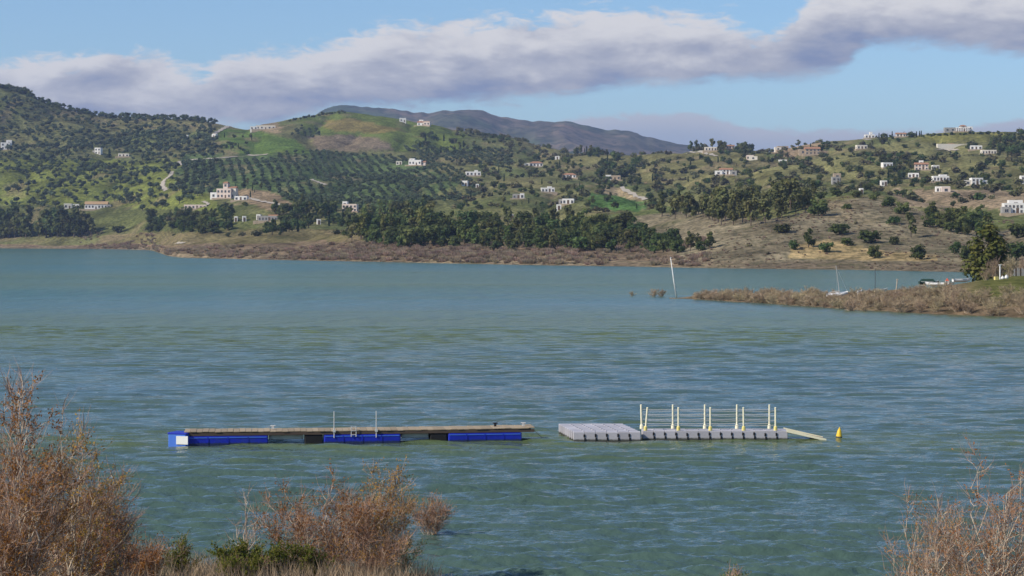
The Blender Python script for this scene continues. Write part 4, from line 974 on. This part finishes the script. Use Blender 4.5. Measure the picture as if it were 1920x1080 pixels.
# ------------------------------------------------------------------ bare shrubs with fine twigs (tamarisk), built stem by stem
def tamarisk(seed, H, Rad, nstem, nbr, ntw, lean=0.0, tl=.45, tw=.0038, leafn=0, leafsz=.02, upright=.55):
    rg = np.random.default_rng(seed)
    st = MB(); tips = []; tv = []; tq = []; lv = []; lq = []
    for i in range(nstem):
        a = rg.random() * 6.28; r = rg.random() ** .5; hgt = H * (1 - .45 * r ** 2) * (.55 + .45 * rg.random() ** .7)
        end = np.array((math.cos(a) * Rad * r + lean * hgt, math.sin(a) * Rad * r, hgt)); b0 = np.array((math.cos(a) * .16 * Rad * r, math.sin(a) * .16 * Rad * r, -.25))
        pts = []; wob = rg.normal(size=(8, 3)) * .03 * hgt
        for k in range(8):
            t = k / 7; p = b0 * (1 - t) + end * t; p[:2] = b0[:2] + (end[:2] - b0[:2]) * t ** 1.35; pts.append(p + wob[k] * min(1, t * 2))
        r0 = .012 + .006 * hgt * (.6 + .6 * rg.random())
        st.tube([tuple(p) for p in pts], [r0 * (1 - .85 * k / 7) for k in range(8)], 5, False)
        for j in range(nbr):
            t = .22 + .78 * rg.random(); k = min(6, int(t * 7)); q = pts[k] + (pts[k + 1] - pts[k]) * (t * 7 - k)
            d = rg.normal(size=3); d[2] = abs(d[2]) * .6 + upright; d /= np.linalg.norm(d); L = H * .26 * (1.25 - t) * (.5 + rg.random())
            p1 = q + d * L * .5 + rg.normal(size=3) * L * .05; p2 = q + d * L + np.array((0, 0, L * .12)) + rg.normal(size=3) * L * .08
            st.tube([tuple(q), tuple(p1), tuple(p2)], [r0 * .34 * (1 - .5 * t), r0 * .22, r0 * .08], 3, False)
            tips.append((q, p1, p2))
        tips.append((pts[4], pts[6], pts[7]))
    # twigs: thin tapering ribbons off every branch
    for (q, p1, p2) in tips:
        n = max(4, int(ntw * .50 * (.5 + rg.random())))
        t = .15 + .85 * rg.random(n); base = np.where((t < .5)[:, None], q + (p1 - q) * (t * 2)[:, None], p1 + (p2 - p1) * (t * 2 - 1)[:, None])
        d = (p2 - q); d = d / (np.linalg.norm(d) + 1e-6); dd = d + rg.normal(size=(n, 3)) * .62; dd[:, 2] += .25; dd /= np.linalg.norm(dd, axis=1)[:, None]
        L = tl * (.35 + .9 * rg.random(n))[:, None]; mid = base + dd * L * .55 + rg.normal(size=(n, 3)) * .02; tip = base + dd * L + rg.normal(size=(n, 3)) * .04 + np.array((0, 0, .03))
        s = np.cross(dd, rg.normal(size=(n, 3))); s = s / np.linalg.norm(s, axis=1)[:, None] * tw
        tv.append(np.stack([base - s, base + s, mid - s * .8, mid + s * .8, tip - s * .35, tip + s * .35], 1).reshape(-1, 3))
        if leafn and rg.random() < .5:
            m_ = int(leafn * 2.2); f = rg.random(m_)[:, None]; k = rg.integers(0, n, m_); P = base[k] + (tip[k] - base[k]) * f + rg.normal(size=(m_, 3)) * .025
            a = rg.normal(size=(m_, 3)); a /= np.linalg.norm(a, axis=1)[:, None]; c = np.cross(a, rg.normal(size=(m_, 3))); c /= np.linalg.norm(c, axis=1)[:, None]
            a *= leafsz * 1.5; c *= leafsz * .6
            lv.append(np.stack([P - a, P - c, P + a, P + c], 1).reshape(-1, 3))
    TV = np.concatenate(tv); o = np.arange(len(TV) // 6)[:, None] * 6
    TQ = np.concatenate([o + np.array([0, 1, 3, 2]), o + np.array([2, 3, 5, 4])])
    LV = np.concatenate(lv) if lv else None
    return st, TV, TQ, LV

def big_bush(label, px, topy, Y, widpx, seed, nstem, nbr, ntw, base_z=None, leaf=None, leafn=0, lean=0.0, twm='twig', name='tamarisk_bush', leafsz=.024, upright=.55, stm='twig_pale', tl=.45, tw=.0038, cat='bush'):
    X = (px - 960) / F * Y; gz = float(bank_z(X, Y)) if base_z is None else base_z; top = CH - (topy - HY) * Y / F; Hh = top - gz; Rad = widpx / 2 * Y / F
    st, TV, TQ, LV = tamarisk(seed, Hh, Rad, nstem, nbr, ntw, lean, tl, tw, leafn, leafsz, upright)
    t = thing(name, label, cat, (X, Y, gz))
    st.build('stems', M[stm], t); link('twigs', arr_mesh('twigs', TV, [TQ], M[twm]), t)
    if LV is not None: link('leaves', arr_mesh('leaves', LV, [np.arange(len(LV)).reshape(-1, 4)], M[leaf]), t)
    return t

# left group on the bank
big_bush('tallest bare reddish bush in the left foreground corner', 40, 640, 38, 200, 1, 21, 12, 21, leaf='rust', leafn=16, upright=.8)
big_bush('bare bush with rusty leaves leaning right beside the tallest bush', 135, 752, 40, 170, 2, 15, 12, 20, leaf='ochre', leafn=16, lean=.05)
big_bush('low grey twiggy bush right of the left foreground group', 212, 872, 43, 90, 3, 14, 10, 22, leaf='rust', leafn=4)
big_bush('dense rusty brown bush at the bottom left corner', 30, 838, 35, 190, 4, 18, 10, 24, leaf='rust', leafn=16)
big_bush('rusty low bush in front of the left foreground group', 150, 925, 42, 190, 5, 18, 10, 22, leaf='rust', leafn=20)
big_bush('low brown bush at the bottom edge right of the left group', 262, 1012, 46, 110, 6, 14, 9, 20, leaf='rust', leafn=18, upright=.3)
# middle group
big_bush('reddish brown bush in the centre left foreground at the water', 600, 876, 50.5, 270, 7, 26, 12, 20, leaf='rust', leafn=12, lean=-.02)
big_bush('orange leaved right half of the centre foreground bushes', 715, 866, 51.5, 190, 8, 20, 12, 20, leaf='ochre', leafn=16)
big_bush('small grey bush standing in the water right of the centre bushes', 806, 928, 61.0, 100, 9, 18, 9, 22, base_z=0.0, leaf='rust', leafn=3, tl=.35)
big_bush('thin nearly bare twigs left of the centre bushes', 455, 896, 50, 60, 10, 6, 7, 9, tl=.35)
big_bush('low grey brown bush under the centre bushes', 690, 985, 49.5, 190, 11, 18, 9, 20, leaf='ochre', leafn=6)
# right group
big_bush('tall sparse mauve bush at the bottom right corner', 1862, 842, 46, 270, 12, 24, 11, 16, leaf='rust', leafn=7, base_z=.3)
big_bush('lower mauve bush left of the tall bottom right one', 1760, 935, 47, 150, 13, 16, 10, 17, leaf='ochre', leafn=3, base_z=.2)
big_bush('thin sparse mauve bush at the left of the bottom right bushes', 1712, 905, 47.5, 90, 19, 9, 9, 12, leaf='rust', leafn=3, base_z=.1)
big_bush('tiny twig tuft at the bottom edge right of centre', 1372, 1052, 50.5, 70, 14, 8, 6, 14, base_z=-.1, leaf='fresh', leafn=5, tl=.3)
# green leafy bushes at the bottom edge
big_bush('green leafy low bush at the bottom edge left of the centre bushes', 470, 1018, 48, 150, 15, 22, 12, 10, leaf='fresh', leafn=46, leafsz=.026, upright=.4, tl=.3, name='green_bush')
big_bush('dark green low bush right of the green leafy one', 560, 1030, 48.5, 120, 16, 18, 10, 10, leaf='fresh', leafn=40, leafsz=.024, upright=.4, tl=.3, name='green_bush')
big_bush('small green bush between the left group and the green leafy bush', 338, 1000, 49, 60, 17, 10, 8, 9, leaf='fresh', leafn=26, leafsz=.022, tl=.3, name='green_bush')
big_bush('green weeds under the orange half of the centre bushes', 735, 1000, 52.8, 130, 18, 12, 9, 10, leaf='fresh', leafn=16, leafsz=.02, upright=.3, tl=.3, name='green_bush')

# dry grass on the bank between the bushes
def grass():
    rg = np.random.default_rng(4); n = 16000; X = rg.uniform(-15, 14, n); Y = bank_edge(X) - rg.random(n) ** 1.3 * 14; Z = bank_z(X, Y); P = np.stack([X, Y, Z], 1)
    L = rg.uniform(.2, .7, n)[:, None]; d = rg.normal(size=(n, 3)) * .35; d[:, 2] = 1; s = np.cross(d, rg.normal(size=(n, 3))); s = s / np.linalg.norm(s, axis=1)[:, None] * .008
    V = np.stack([P - s, P + s, P + d * L], 1).reshape(-1, 3)
    tag(link('dry_grass', arr_mesh('dry_grass', V, [np.arange(n * 3).reshape(-1, 3)], M['reed'])), 'dry grass on the near bank between the bushes', 'grass', kind='stuff')
grass()

# ------------------------------------------------------------------ spit: brush thicket, boats, posts
SPR = []
for s in range(6):
    st, TV, TQ, LV = tamarisk(100 + s, 1.0, .62, 12, 7, 14, 0, .24, .0075, 3, .022, .6)
    SPR.append((st.mesh('stems', M['twig_pale']), arr_mesh('twigs', TV, [TQ], M['reed']), arr_mesh('leaves', LV, [np.arange(len(LV)).reshape(-1, 4)], M['mauve'])))
def spit_shrub(u, Y, h, label, group=None, base=None, wide=1.0):
    X = (u - 960) / F * Y; z = max(-.1, float(spit_z(np.array(u, float), np.array(Y, float)))) if base is None else base
    t = thing('spit_shrub', label, 'shrub', (X, Y, z), R.random() * 6.28, group, (h * wide, h * wide, h)); a, b_, c = R.choice(SPR)
    link('stems', a, t); link('twigs', b_, t); link('leaves', c, t); return t
rs = np.random.default_rng(6); cnt = 0
for u in np.arange(1305, 2010, 6.2):
    for row in range(3):
        t = (.04, .16, .32)[row] + rs.normal() * .03; uu = u + rs.normal() * 4
        if row == 2 and (rs.random() < .35 or uu > 1780): continue
        if row == 1 and uu > 1815: continue
        h = np.interp(uu, [1300, 1360, 1480, 1600, 1750, 1850, 1920], [.9, 1.15, 1.3, 1.35, 1.5, 1.45, 1.35]) * rs.uniform(.6, 1.2)
        if 1535 < uu < 1600 and row: h *= .8
        Y = float(spit_near(uu) + t * (spit_far(uu) - spit_near(uu)))
        spit_shrub(uu, Y, h, 'dry brown shrub in the spit thicket, ' + ('at its thin left tip' if uu < 1450 else 'around the white dinghy' if uu < 1630 else 'below the boats' if uu < 1820 else 'below the green mound'), 'thicket on the spit', None, rs.uniform(1.1, 1.6))
spit_shrub(1186, 300, .7, 'smallest round shrub standing in the water left of the spit', None, 0, 1.3)
spit_shrub(1225, 297, 1.15, 'left one of the two touching shrubs in the water by the leaning mast', None, 0, 1.3)
spit_shrub(1240, 296, 1.15, 'right one of the two touching shrubs in the water by the leaning mast', None, 0, 1.3)

M['white_paint'] = mat_plain('white_paint', (0.74, 0.74, 0.72), 0.45, 0.08, 2.0, dirt=(0.45, 0.42, 0.36))
M['alu'] = mat_plain('pale_metal', (0.62, 0.62, 0.60), 0.45, 0.1, 3.0, metal=0.2)
M['dark_metal'] = mat_plain('dark_metal', (0.06, 0.06, 0.06), 0.6, 0.15, 3.0)
M['green_cover'] = mat_plain('dark_green_cover', (0.02, 0.05, 0.035), 0.7, 0.2, 2.0)
M['red'] = mat_plain('red_cover', (0.55, 0.10, 0.05), 0.6, 0.12, 2.0)
M['yellow'] = mat_plain('yellow_plastic', (0.78, 0.52, 0.04), 0.45, 0.12, 3.0, dirt=(0.5, 0.36, 0.08))
M['tan_wood'] = mat_plain('weathered_planks', (0.34, 0.27, 0.185), 0.85, 0.28, 4.0, bump=.3, streak=(1, 6, 1), rnd=.16)
M['dark_wood'] = mat_plain('dark_fascia', (0.085, 0.062, 0.048), 0.85, 0.25, 4.0, streak=(.5, 1, 4))
M['blue'] = mat_plain('blue_plastic', (0.008, 0.022, 0.37), 0.42, 0.16, 1.6, spec=.4, dirt=(0.02, 0.045, 0.24), waterline_shade=(0.02, 0.03, 0.05))
M['blue_light'] = mat_plain('light_and_sunlit_blue_plastic', (0.06, 0.17, 0.62), 0.45, 0.12, 2.0, spec=.4)
M['rope'] = mat_plain('grey_rope', (0.50, 0.50, 0.50), 0.8, 0.1, 3.0)
M['foam'] = mat_plain('pale_foam', (0.52, 0.55, 0.53), 0.8, 0.15, 3.0)
M['black'] = mat_plain('black_rubber', (0.012, 0.012, 0.014), 0.7, 0.2, 3.0)
M['grey_float'] = mat_plain('grey_plastic_float', (0.43, 0.42, 0.46), 0.6, 0.14, 2.5, rnd=.14, dirt=(0.27, 0.25, 0.23), waterline_shade=(0.035, 0.038, 0.022))
M['cream_plastic'] = mat_plain('cream_plastic', (0.80, 0.76, 0.56), 0.5, 0.1, 4.0)
M['yellow_clip'] = mat_plain('yellow_clip', (0.72, 0.62, 0.22), 0.55, 0.15, 4.0)

def hull_mesh(L, B, D, mat, sheer=.12, inverted=False):
    """open boat: pointed bow at +x, transom at -x"""
    b = MB(); ns, nr = 9, 7; rings = []
    for i in range(ns):
        t = i / (ns - 1); w = B / 2 * (1 - max(0, (t - .35) / .65) ** 2.2) * (.86 + .14 * min(1, t * 3)) + .01; kz = .0 + .55 * D * max(0, (t - .7) / .3) ** 2; gz = D + sheer * (2 * t - .7) ** 2
        ring = []
        for k in range(nr):
            a = math.pi * k / (nr - 1); ring.append((L * (t - .5), -w * math.cos(a) * (1 if k in (0, nr - 1) else 1), gz - (gz - kz) * math.sin(a) ** .8))
        rings.append(ring)
    for r in rings: b.v += r
    for i in range(ns - 1):
        for k in range(nr - 1): b.f.append((i * nr + k, (i + 1) * nr + k, (i + 1) * nr + k + 1, i * nr + k + 1))
    b.f.append(tuple(range(nr))[::-1]); b.f.append(tuple((ns - 1) * nr + k for k in range(nr)))
    for i in range(ns - 1): b.f.append((i * nr, i * nr + nr - 1, (i + 1) * nr + nr - 1, (i + 1) * nr))
    if inverted: b.v = [(x, y, D + sheer - z) for x, y, z in b.v]
    return b

def spot(u, Y): return ((u - 960) / F * Y, Y)
# leaning mast out in the water
X, Y = spot(1269, 294)
t = thing('leaning_mast', 'white leaning mast rising from the water left of the spit', 'mast', (X, Y, -.4))
b = MB(); b.tube([(0, 0, 0), (-.48, 0, 3.1), (-.92, 0, 6.2)], [.10, .085, .05], 8); b.build('pole', M['white_paint'], t, True)
b = MB(); b.box(-1.02, -.80, -.05, .05, 6.18, 6.30); b.build('mast_head', M['alu'], t)
b = MB(); b.tube([(-.86, 0, 5.8), (-.50, .12, 2.6), (.15, .2, .5)], .012, 4); b.build('stay', M['alu'], t)
# dinghy with mast, pulled up among the shrubs
X, Y = spot(1567, 268)
t = thing('sailing_dinghy', 'white sailing dinghy with bare mast lying among the spit shrubs', 'boat', (X, Y - 1.5, .90), math.radians(8)); t.rotation_euler = (math.radians(12), math.radians(-7), math.radians(6))
hull_mesh(2.9, 1.2, .42, M['white_paint']).build('hull', M['white_paint'], t, True)
b = MB(); b.box(-1.3, .5, -.5, .5, .40, .45); b.build('deck', M['white_paint'], t)
b = MB(); b.tube([(.30, 0, .3), (.05, 0, 4.3)], [.045, .03], 6); b.build('mast', M['alu'], t)
b = MB(); b.tube([(.2, 0, .75), (-1.2, .1, .7)], .03, 6); b.build('boom', M['alu'], t)
b = MB(); b.tube([(.06, 0, 4.1), (1.4, 0, .5)], .01, 4); b.tube([(.06, 0, 4.1), (.1, .6, .45)], .01, 4); b.build('stays', M['alu'], t)
def pole(name, label, u, Y, z0, h, r, mat, cat='post', lean=0):
    X, Yv = spot(u, Y); t = thing(name, label, cat, (X, Yv, z0))
    b = MB(); b.tube([(0, 0, -.3), (lean * h, 0, h)], [r, r * .85], 8); b.build('shaft', M[mat], t)
    b = MB(); b.box(lean * h - r * 1.5, lean * h + r * 1.5, -r * 1.5, r * 1.5, h, h + r * 1.2); b.build('cap', M[mat], t); return t
pole('dark_pole', 'thin dark pole behind the spit shrubs', 1641, 300, .8, 3.1, .045, 'dark_metal')
pole('pale_post', 'short pale post leaning over the spit shrubs', 1679, 270, 1.0, 2.1, .08, 'twig_pale', 'post', .12)
pole('white_post', 'tall white post on the green mound at the right', 1875, 296, float(spit_z(np.array(1875.), np.array(296.))), 2.1, .11, 'white_paint')
def boat(name, label, u, Y, L, mat, rz, z, cover=None, inv=False):
    X, Yv = spot(u, Y); t = thing(name, label, 'boat', (X, Yv, z), math.radians(rz))
    hull_mesh(L, L * .34, .48, None, .1, inv).build('hull', M[mat], t, True)
    if cover:
        c = MB(); c.add([(-L * .45, -L * .16, .5), (L * .3, -L * .16, .5), (L * .3, L * .16, .5), (-L * .45, L * .16, .5), (-L * .4, 0, .95), (L * .2, 0, .95)], [(0, 1, 5, 4), (2, 3, 4, 5), (3, 0, 4), (1, 2, 5), (3, 2, 1, 0)]); c.build('cover', M[cover], t)
    else:
        c = MB(); c.box(-L * .1, L * .02, -L * .15, L * .15, .40, .46); c.build('thwart', M['tan_wood'], t)
    b = MB(); b.tube([(-L * .45, -L * .15, .52), (0, -L * .178, .50), (L * .3, -L * .12, .53), (L * .5, 0, .66)], .03, 5); b.build('gunwale', M['white_paint'], t); return t
zs = lambda u, Y: float(spit_z(np.array(float(u)), np.array(float(Y))))
boat('covered_boat', 'dark green covered boat behind the spit shrubs', 1742, 318, 3.2, 'green_cover', 5, zs(1742, 318) + .55, 'green_cover')
boat('rowing_boat', 'white rowing boat under the dark green covered boat', 1752, 306, 2.9, 'white_paint', 170, zs(1752, 306) + .35)
boat('red_covered_boat', 'small white boat with red cover on the spit', 1776, 306, 1.7, 'white_paint', 80, zs(1776, 306) + .35, 'red')
boat('rowing_boat', 'white rowing boat right of the red covered boat', 1803, 308, 2.9, 'white_paint', 12, zs(1803, 308) + .25)
boat('rowing_boat', 'cream boat half hidden in the shrubs beside the dark pole', 1652, 272, 1.8, 'cream_plastic', 10, 1.25)
boat('rowing_boat', 'tiny white boat end showing between dinghy and dark pole', 1612, 268, .9, 'white_paint', 40, 1.15)
# things by the white post: crate, sacks, fence
X, Y = spot(1868, 293); t = thing('yellow_crate', 'small yellow crate at the foot of the white post', 'crate', (X, Y, zs(1868, 293)), .3)
b = MB()
for (a, c, d, e) in ((-.28, .28, -.2, -.17), (-.28, .28, .17, .2), (-.28, -.25, -.17, .17), (.25, .28, -.17, .17)): b.box(a, c, d, e, 0, .5)
b.build('sides', M['yellow_clip'], t); b = MB(); b.box(-.245, .245, -.165, .165, .02, .06); b.build('bottom', M['yellow_clip'], t)
for i, (u, lab) in enumerate(((1880, 'white sack lying right of the white post'), (1887, 'smaller pale sack beside the white sack'))):
    X, Y = spot(u, 294); t = thing('sack', lab, 'sack', (X, Y, zs(u, 294)), .4 * i)
    b = MB(); b.lathe([(.05, 0), (.26, .03), (.3, .18), (.2, .36 + .1 * i), (.06, .45 + .1 * i), (.09, .52 + .1 * i)], 10); b.build('bag', M['white_paint'], t, True)
    b = MB(); b.lathe([(.075, .43 + .1 * i), (.085, .45 + .1 * i), (.075, .47 + .1 * i)], 10); b.build('tie', M['twig_pale'], t)
X, Y = spot(1912, 300); t = thing('plank_fence', 'grey wooden pallet fence at the right edge of the mound', 'fence', (X, Y, zs(1912, 300)), .1)
for i in range(8): b = MB(); b.box(-.9 + i * .24, -.72 + i * .24, -.02, .02, .05, 1.15 + .08 * (i % 3)); b.build('plank', M['dark_wood'] if i % 3 == 1 else M['wall_grey'], t)
b = MB(); b.box(-.95, 1.1, .025, .07, .3, .4); b.build('rail', M['wall_grey'], t); b = MB(); b.box(-.95, 1.1, .025, .07, .85, .95); b.build('rail', M['wall_grey'], t)
# big yellow-green tree and the mauve bushes on the mound
M['yew'] = mat_leaf('yellow_green_foliage', (0.062, 0.080, 0.018), (0.140, 0.138, 0.030), 3.5, .15, .01)
def mound_tree():
    rg = np.random.default_rng(66); lumps = []
    for i in range(30):
        z = .10 + .84 * (i / 29) ** .9; r = .30 * (1 - z) ** .7 * (.5 + .6 * rg.random()) + .02; a = rg.random() * 6.28; s = .10 + .10 * (1 - z); lumps.append((r * math.cos(a), r * math.sin(a), z, s, s, s * 1.15))
    V, Q = leaf_cloud(lumps, 2600, .022, rg); X, Y = spot(1852, 335); z0 = zs(1852, 335) - .3
    t = thing('conifer_tree', 'big yellow green conical tree on the mound at the right', 'tree', (X, Y, z0), 0, None, (12.0, 12.0, 9.4))
    link('crown', arr_mesh('crown', V, [Q], M['yew']), t)
    b = MB(); b.tube([(0, 0, -.05), (.01, 0, .4), (0, .01, .85)], [.03, .02, .006], 8)
    for i in range(8): l = lumps[i * 3 + 2]; b.tube([(0, 0, l[2] * .8), (l[0], l[1], l[2])], [.009, .003], 4)
    b.build('trunk', M['bark'], t)
mound_tree()
for u, Y, h, w, lab in ((1868, 312, 3.6, .75, 'round mauve bare bush behind the white post'), (1893, 316, 3.3, .7, 'mauve bare bush right of the white post'), (1915, 318, 3.0, .7, 'mauve bare bush behind the pallet fence'), (1850, 306, 2.0, .8, 'low mauve bare bush left of the yellow crate')):
    t = spit_shrub(u, Y, h, lab, None, None, w)

# ------------------------------------------------------------------ blue pontoon jetty
def at_local(px, Yv): return (px - 960) / F * Yv
ax, ay, bx, by = at_local(345, 86.9), 86.9, at_local(1003, 88.8), 88.8
LJ = math.hypot(bx - ax, by - ay); ang = math.atan2(by - ay, bx - ax); DW = 1.35
t = thing('floating_jetty', 'long wooden jetty floating on blue pontoons', 'jetty', (ax, ay, 0), ang)
pm = MB(); pm.box(-.128, .128, 0, DW, .565, .605, .006); pmesh = pm.mesh('plank', M['tan_wood'])
npl = int(LJ / .265)
for i in range(npl):
    o = link('plank', pmesh, t, ((i + .5) * LJ / npl, R.uniform(-.02, .02), R.uniform(-.008, .010) - .035 * math.sin(math.pi * i / npl)), R.uniform(-.006, .006))
for y0, nm in ((.02, 'front_beam'), (DW - .1, 'rear_beam')):
    b = MB(); b.box(.02, LJ - .02, y0, y0 + .08, .40, .525); b.build(nm, M['dark_wood'], t)
for i in range(7): b = MB(); b.box(LJ * (i + .3) / 7, LJ * (i + .3) / 7 + .09, .1, DW - .1, .42, .53); b.build('cross_beam', M['dark_wood'], t)
def float_box(x0, x1):
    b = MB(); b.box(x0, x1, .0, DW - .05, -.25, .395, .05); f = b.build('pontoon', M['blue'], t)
    n = max(2, int((x1 - x0) / .8))
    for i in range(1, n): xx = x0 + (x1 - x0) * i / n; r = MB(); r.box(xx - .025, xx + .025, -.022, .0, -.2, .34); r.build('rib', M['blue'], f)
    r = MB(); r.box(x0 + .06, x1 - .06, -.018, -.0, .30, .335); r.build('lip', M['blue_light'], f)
lx = lambda px: (px - 345) / (1003 - 345) * LJ
for a, b_ in ((352, 500), (604, 748), (838, 978)): float_box(lx(a), lx(b_))
for a, b_ in ((568, 602), (804, 836)): b = MB(); b.box(lx(a), lx(b_), .05, DW - .2, -.2, .39, .04); b.build('tank', M['black'], t)
for a, b_ in ((502, 566), (750, 802)): b = MB(); b.box(lx(a), lx(b_), .35, DW - .3, .17, .385, .03); b.build('foam_float', M['foam'], t)
# end block, turned left to the sun; its paler blue paints in sunlight too
b = MB(); b.box(-.48, .42, -.12, .75, -.25, .54, .06); e = b.build('end_pontoon', M['blue_light'], t, loc=(-.22, .10, 0), rz=math.radians(-24))
b = MB(); b.box(-.50, .44, -.14, .77, .47, .56, .03); b.build('cap_rim', M['blue'], e)
b = MB(); b.box(-.06, .50, -.16, -.14, .06, .42); b.build('white_panel', M['white_paint'], e)
for px in (623, 702):
    b = MB(); b.tube([(lx(px), -.03, .25), (lx(px), -.03, 1.42)], .021, 8); p = b.build('mooring_pole', M['alu'], t)
    b = MB(); b.box(lx(px) - .06, lx(px) + .06, -.07, .02, .50, .60); b.build('clamp', M['alu'], p)
b = MB(); b.tube([(lx(655), -.05, .30), (lx(655), -.05, .74), (lx(655), .3, .62)], .022, 6); b.tube([(lx(664), -.05, .30), (lx(664), -.05, .74), (lx(664), .3, .62)], .022, 6)
for z in (.38, .55, .72): b.tube([(lx(655), -.05, z), (lx(664), -.05, z)], .016, 6)
b.build('ladder', M['alu'], t)
for px, mt in ((509, 'alu'), (931, 'black'), (985, 'alu')):
    b = MB(); b.box(lx(px) - .05, lx(px) + .05, DW * .55, DW * .55 + .1, .60, .72); b.tube([(lx(px) - .11, DW * .55 + .05, .74), (lx(px) + .11, DW * .55 + .05, .74)], .03, 6); b.build('cleat', M[mt], t)
b = MB(); b.tube([(LJ, .2, .45), (LJ + .35, .3, .12), (LJ + 1.2, .4, -.05)], .014, 5); b.build('mooring_rope', M['tan_wood'], t)

# ------------------------------------------------------------------ grey modular float platform and railed walkway
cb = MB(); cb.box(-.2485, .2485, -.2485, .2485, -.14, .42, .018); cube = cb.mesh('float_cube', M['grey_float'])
sb = MB(); sb.box(-.05, .03, -.03, .02, .20, .33, .01); sb.box(-.015, .06, -.025, .02, .04, .16, .01); slot = sb.mesh('lug', M['black'])
pb_ = MB(); pb_.lathe([(.03, .40), (.06, .415), (.06, .44), (.03, .45)], 8); pin = pb_.mesh('lock_pin', M['grey_float'])
def raft(name, label, cat, ox, oy, nx, ny, rz, shear=0.0):
    t = thing(name, label, cat, (ox, oy, 0), rz)
    for j in range(ny):
        for i in range(nx):
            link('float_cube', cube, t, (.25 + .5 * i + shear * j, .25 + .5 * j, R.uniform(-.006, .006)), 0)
    for i in range(1, nx): link('lug', slot, t, (.5 * i, .0, R.uniform(-.02, .02)))
    for j in range(1, ny):
        for i in range(1, nx): link('lock_pin', pin, t, (.5 * i + shear * (j - .5), .5 * j, 0))
    return t
raft('float_platform', 'bare grey platform of plastic float cubes left of the railed walkway', 'float platform', at_local(1075, 88.55), 88.55, 6, 8, math.radians(.5), -.075)
wx, wy = at_local(1205, 89.15), 89.15
t = raft('float_walkway', 'grey float cube walkway with cream railing posts', 'float walkway', wx, wy, 13, 2, 0)
postx_b = [1202, 1261.6, 1321.6, 1381.8, 1442.7]; postx_f = [1214, 1272, 1332, 1394, 1454]
tops = {0: [], 1: []}
for row, (pxs, yy, top) in enumerate(((postx_f, .10, 1.43), (postx_b, .93, 1.48))):
    for i, px in enumerate(pxs):
        x = at_local(px, wy + yy) - wx; ln = (.09 if i == 0 else R.uniform(-.012, .02)) * (1 if row == 0 else -.3)
        x0 = x - ln
        b = MB(); b.tube([(x0, yy, .40), (x0 + ln, yy, top)], [.042, .040], 8); p = b.build('railing_post', M['cream_plastic'], t)
        b = MB(); b.lathe([(.075, .41), (.085, .44), (.08, .58), (.05, .62)], 10, (x0, yy)); b.build('post_socket', M['yellow_clip'] if row == 0 else M['cream_plastic'], p)
        b = MB(); b.lathe([(.045, top), (.05, top + .01), (.03, top + .035)], 8, (x0 + ln, yy)); b.build('post_cap', M['cream_plastic'], p)
        tops[row].append((x0, x0 + ln, yy, top))
    for i in range(4):
        for z in (.66, .86, 1.08, 1.30):
            f = lambda q: q[0] + (q[1] - q[0]) * (z - .4) / (q[3] - .4)
            a, c = tops[row][i], tops[row][i + 1]; b = MB(); b.tube([(f(a), a[2], z), ((f(a) + f(c)) / 2, a[2], z - .02), (f(c), c[2], z)], .011, 5); b.build('rail_rope', M['rope'], t)
# ramp at the right end
rx = at_local(1475, wy) - wx; rl = at_local(1545, wy) - wx - rx + .1
for i in range(9):
    f0, f1 = i / 9, (i + 1) / 9; b = MB(); z0, z1 = .38 - .35 * f0, .38 - .35 * f1; x0, x1 = rx + rl * f0 + .01, rx + rl * f1 - .01
    b.add([(x0, 0, z0), (x1, 0, z1), (x1, 1.0, z1), (x0, 1.0, z0), (x0, 0, z0 - .05), (x1, 0, z1 - .05), (x1, 1.0, z1 - .05), (x0, 1.0, z0 - .05)], [(0, 1, 2, 3), (7, 6, 5, 4), (0, 4, 5, 1), (1, 5, 6, 2), (2, 6, 7, 3), (3, 7, 4, 0)])
    b.build('ramp_plank', M['tan_wood'], t)
for yy in (-.03, 1.0): b = MB(); b.add([(rx, yy, .47), (rx + rl, yy, .06), (rx + rl, yy + .03, .06), (rx, yy + .03, .47), (rx, yy, .36), (rx + rl, yy, -.04), (rx + rl, yy + .03, -.04), (rx, yy + .03, .36)], [(0, 1, 2, 3), (7, 6, 5, 4), (0, 4, 5, 1), (1, 5, 6, 2), (2, 6, 7, 3), (3, 7, 4, 0)]); b.build('ramp_edge', M['cream_plastic'], t)
# marker buoy
X, Y = at_local(1573, 90.0), 90.0
t = thing('marker_buoy', 'yellow conical marker buoy right of the ramp', 'buoy', (X, Y, 0), 0, None, (.88, .88, .92)); t.rotation_euler = (0, math.radians(4), 0)
b = MB(); b.lathe([(.10, -.15), (.155, -.05), (.165, .06), (.15, .14), (.10, .36), (.06, .46), (.03, .48)], 16); b.build('body', M['yellow'], t, True)
b = MB(); b.lathe([(.035, .47), (.04, .50), (.02, .54)], 8); b.build('top_ring', M['yellow'], t)
b = MB(); b.lathe([(.168, .02), (.172, .04), (.172, .07), (.168, .09)], 16); b.build('rubber_band', M['dark_metal'], t)

# ------------------------------------------------------------------ the air: thin even haze over the whole valley
hz = MB(); hz.box(-3600, 3600, -60, 9200, -7, 420)
m = bpy.data.materials.new('valley_haze'); m.use_nodes = True; T = NT(m.node_tree); T.n.clear()
pv = T.new('ShaderNodeVolumePrincipled'); pv.inputs['Color'].default_value = (0.50, 0.64, 1.0, 1); pv.inputs['Density'].default_value = 0.000095; pv.inputs['Anisotropy'].default_value = 0.2
ou = T.new('ShaderNodeOutputMaterial'); T.l.new(pv.outputs[0], ou.inputs['Volume'])
o = hz.build('haze', m); tag(o, kind='stuff')
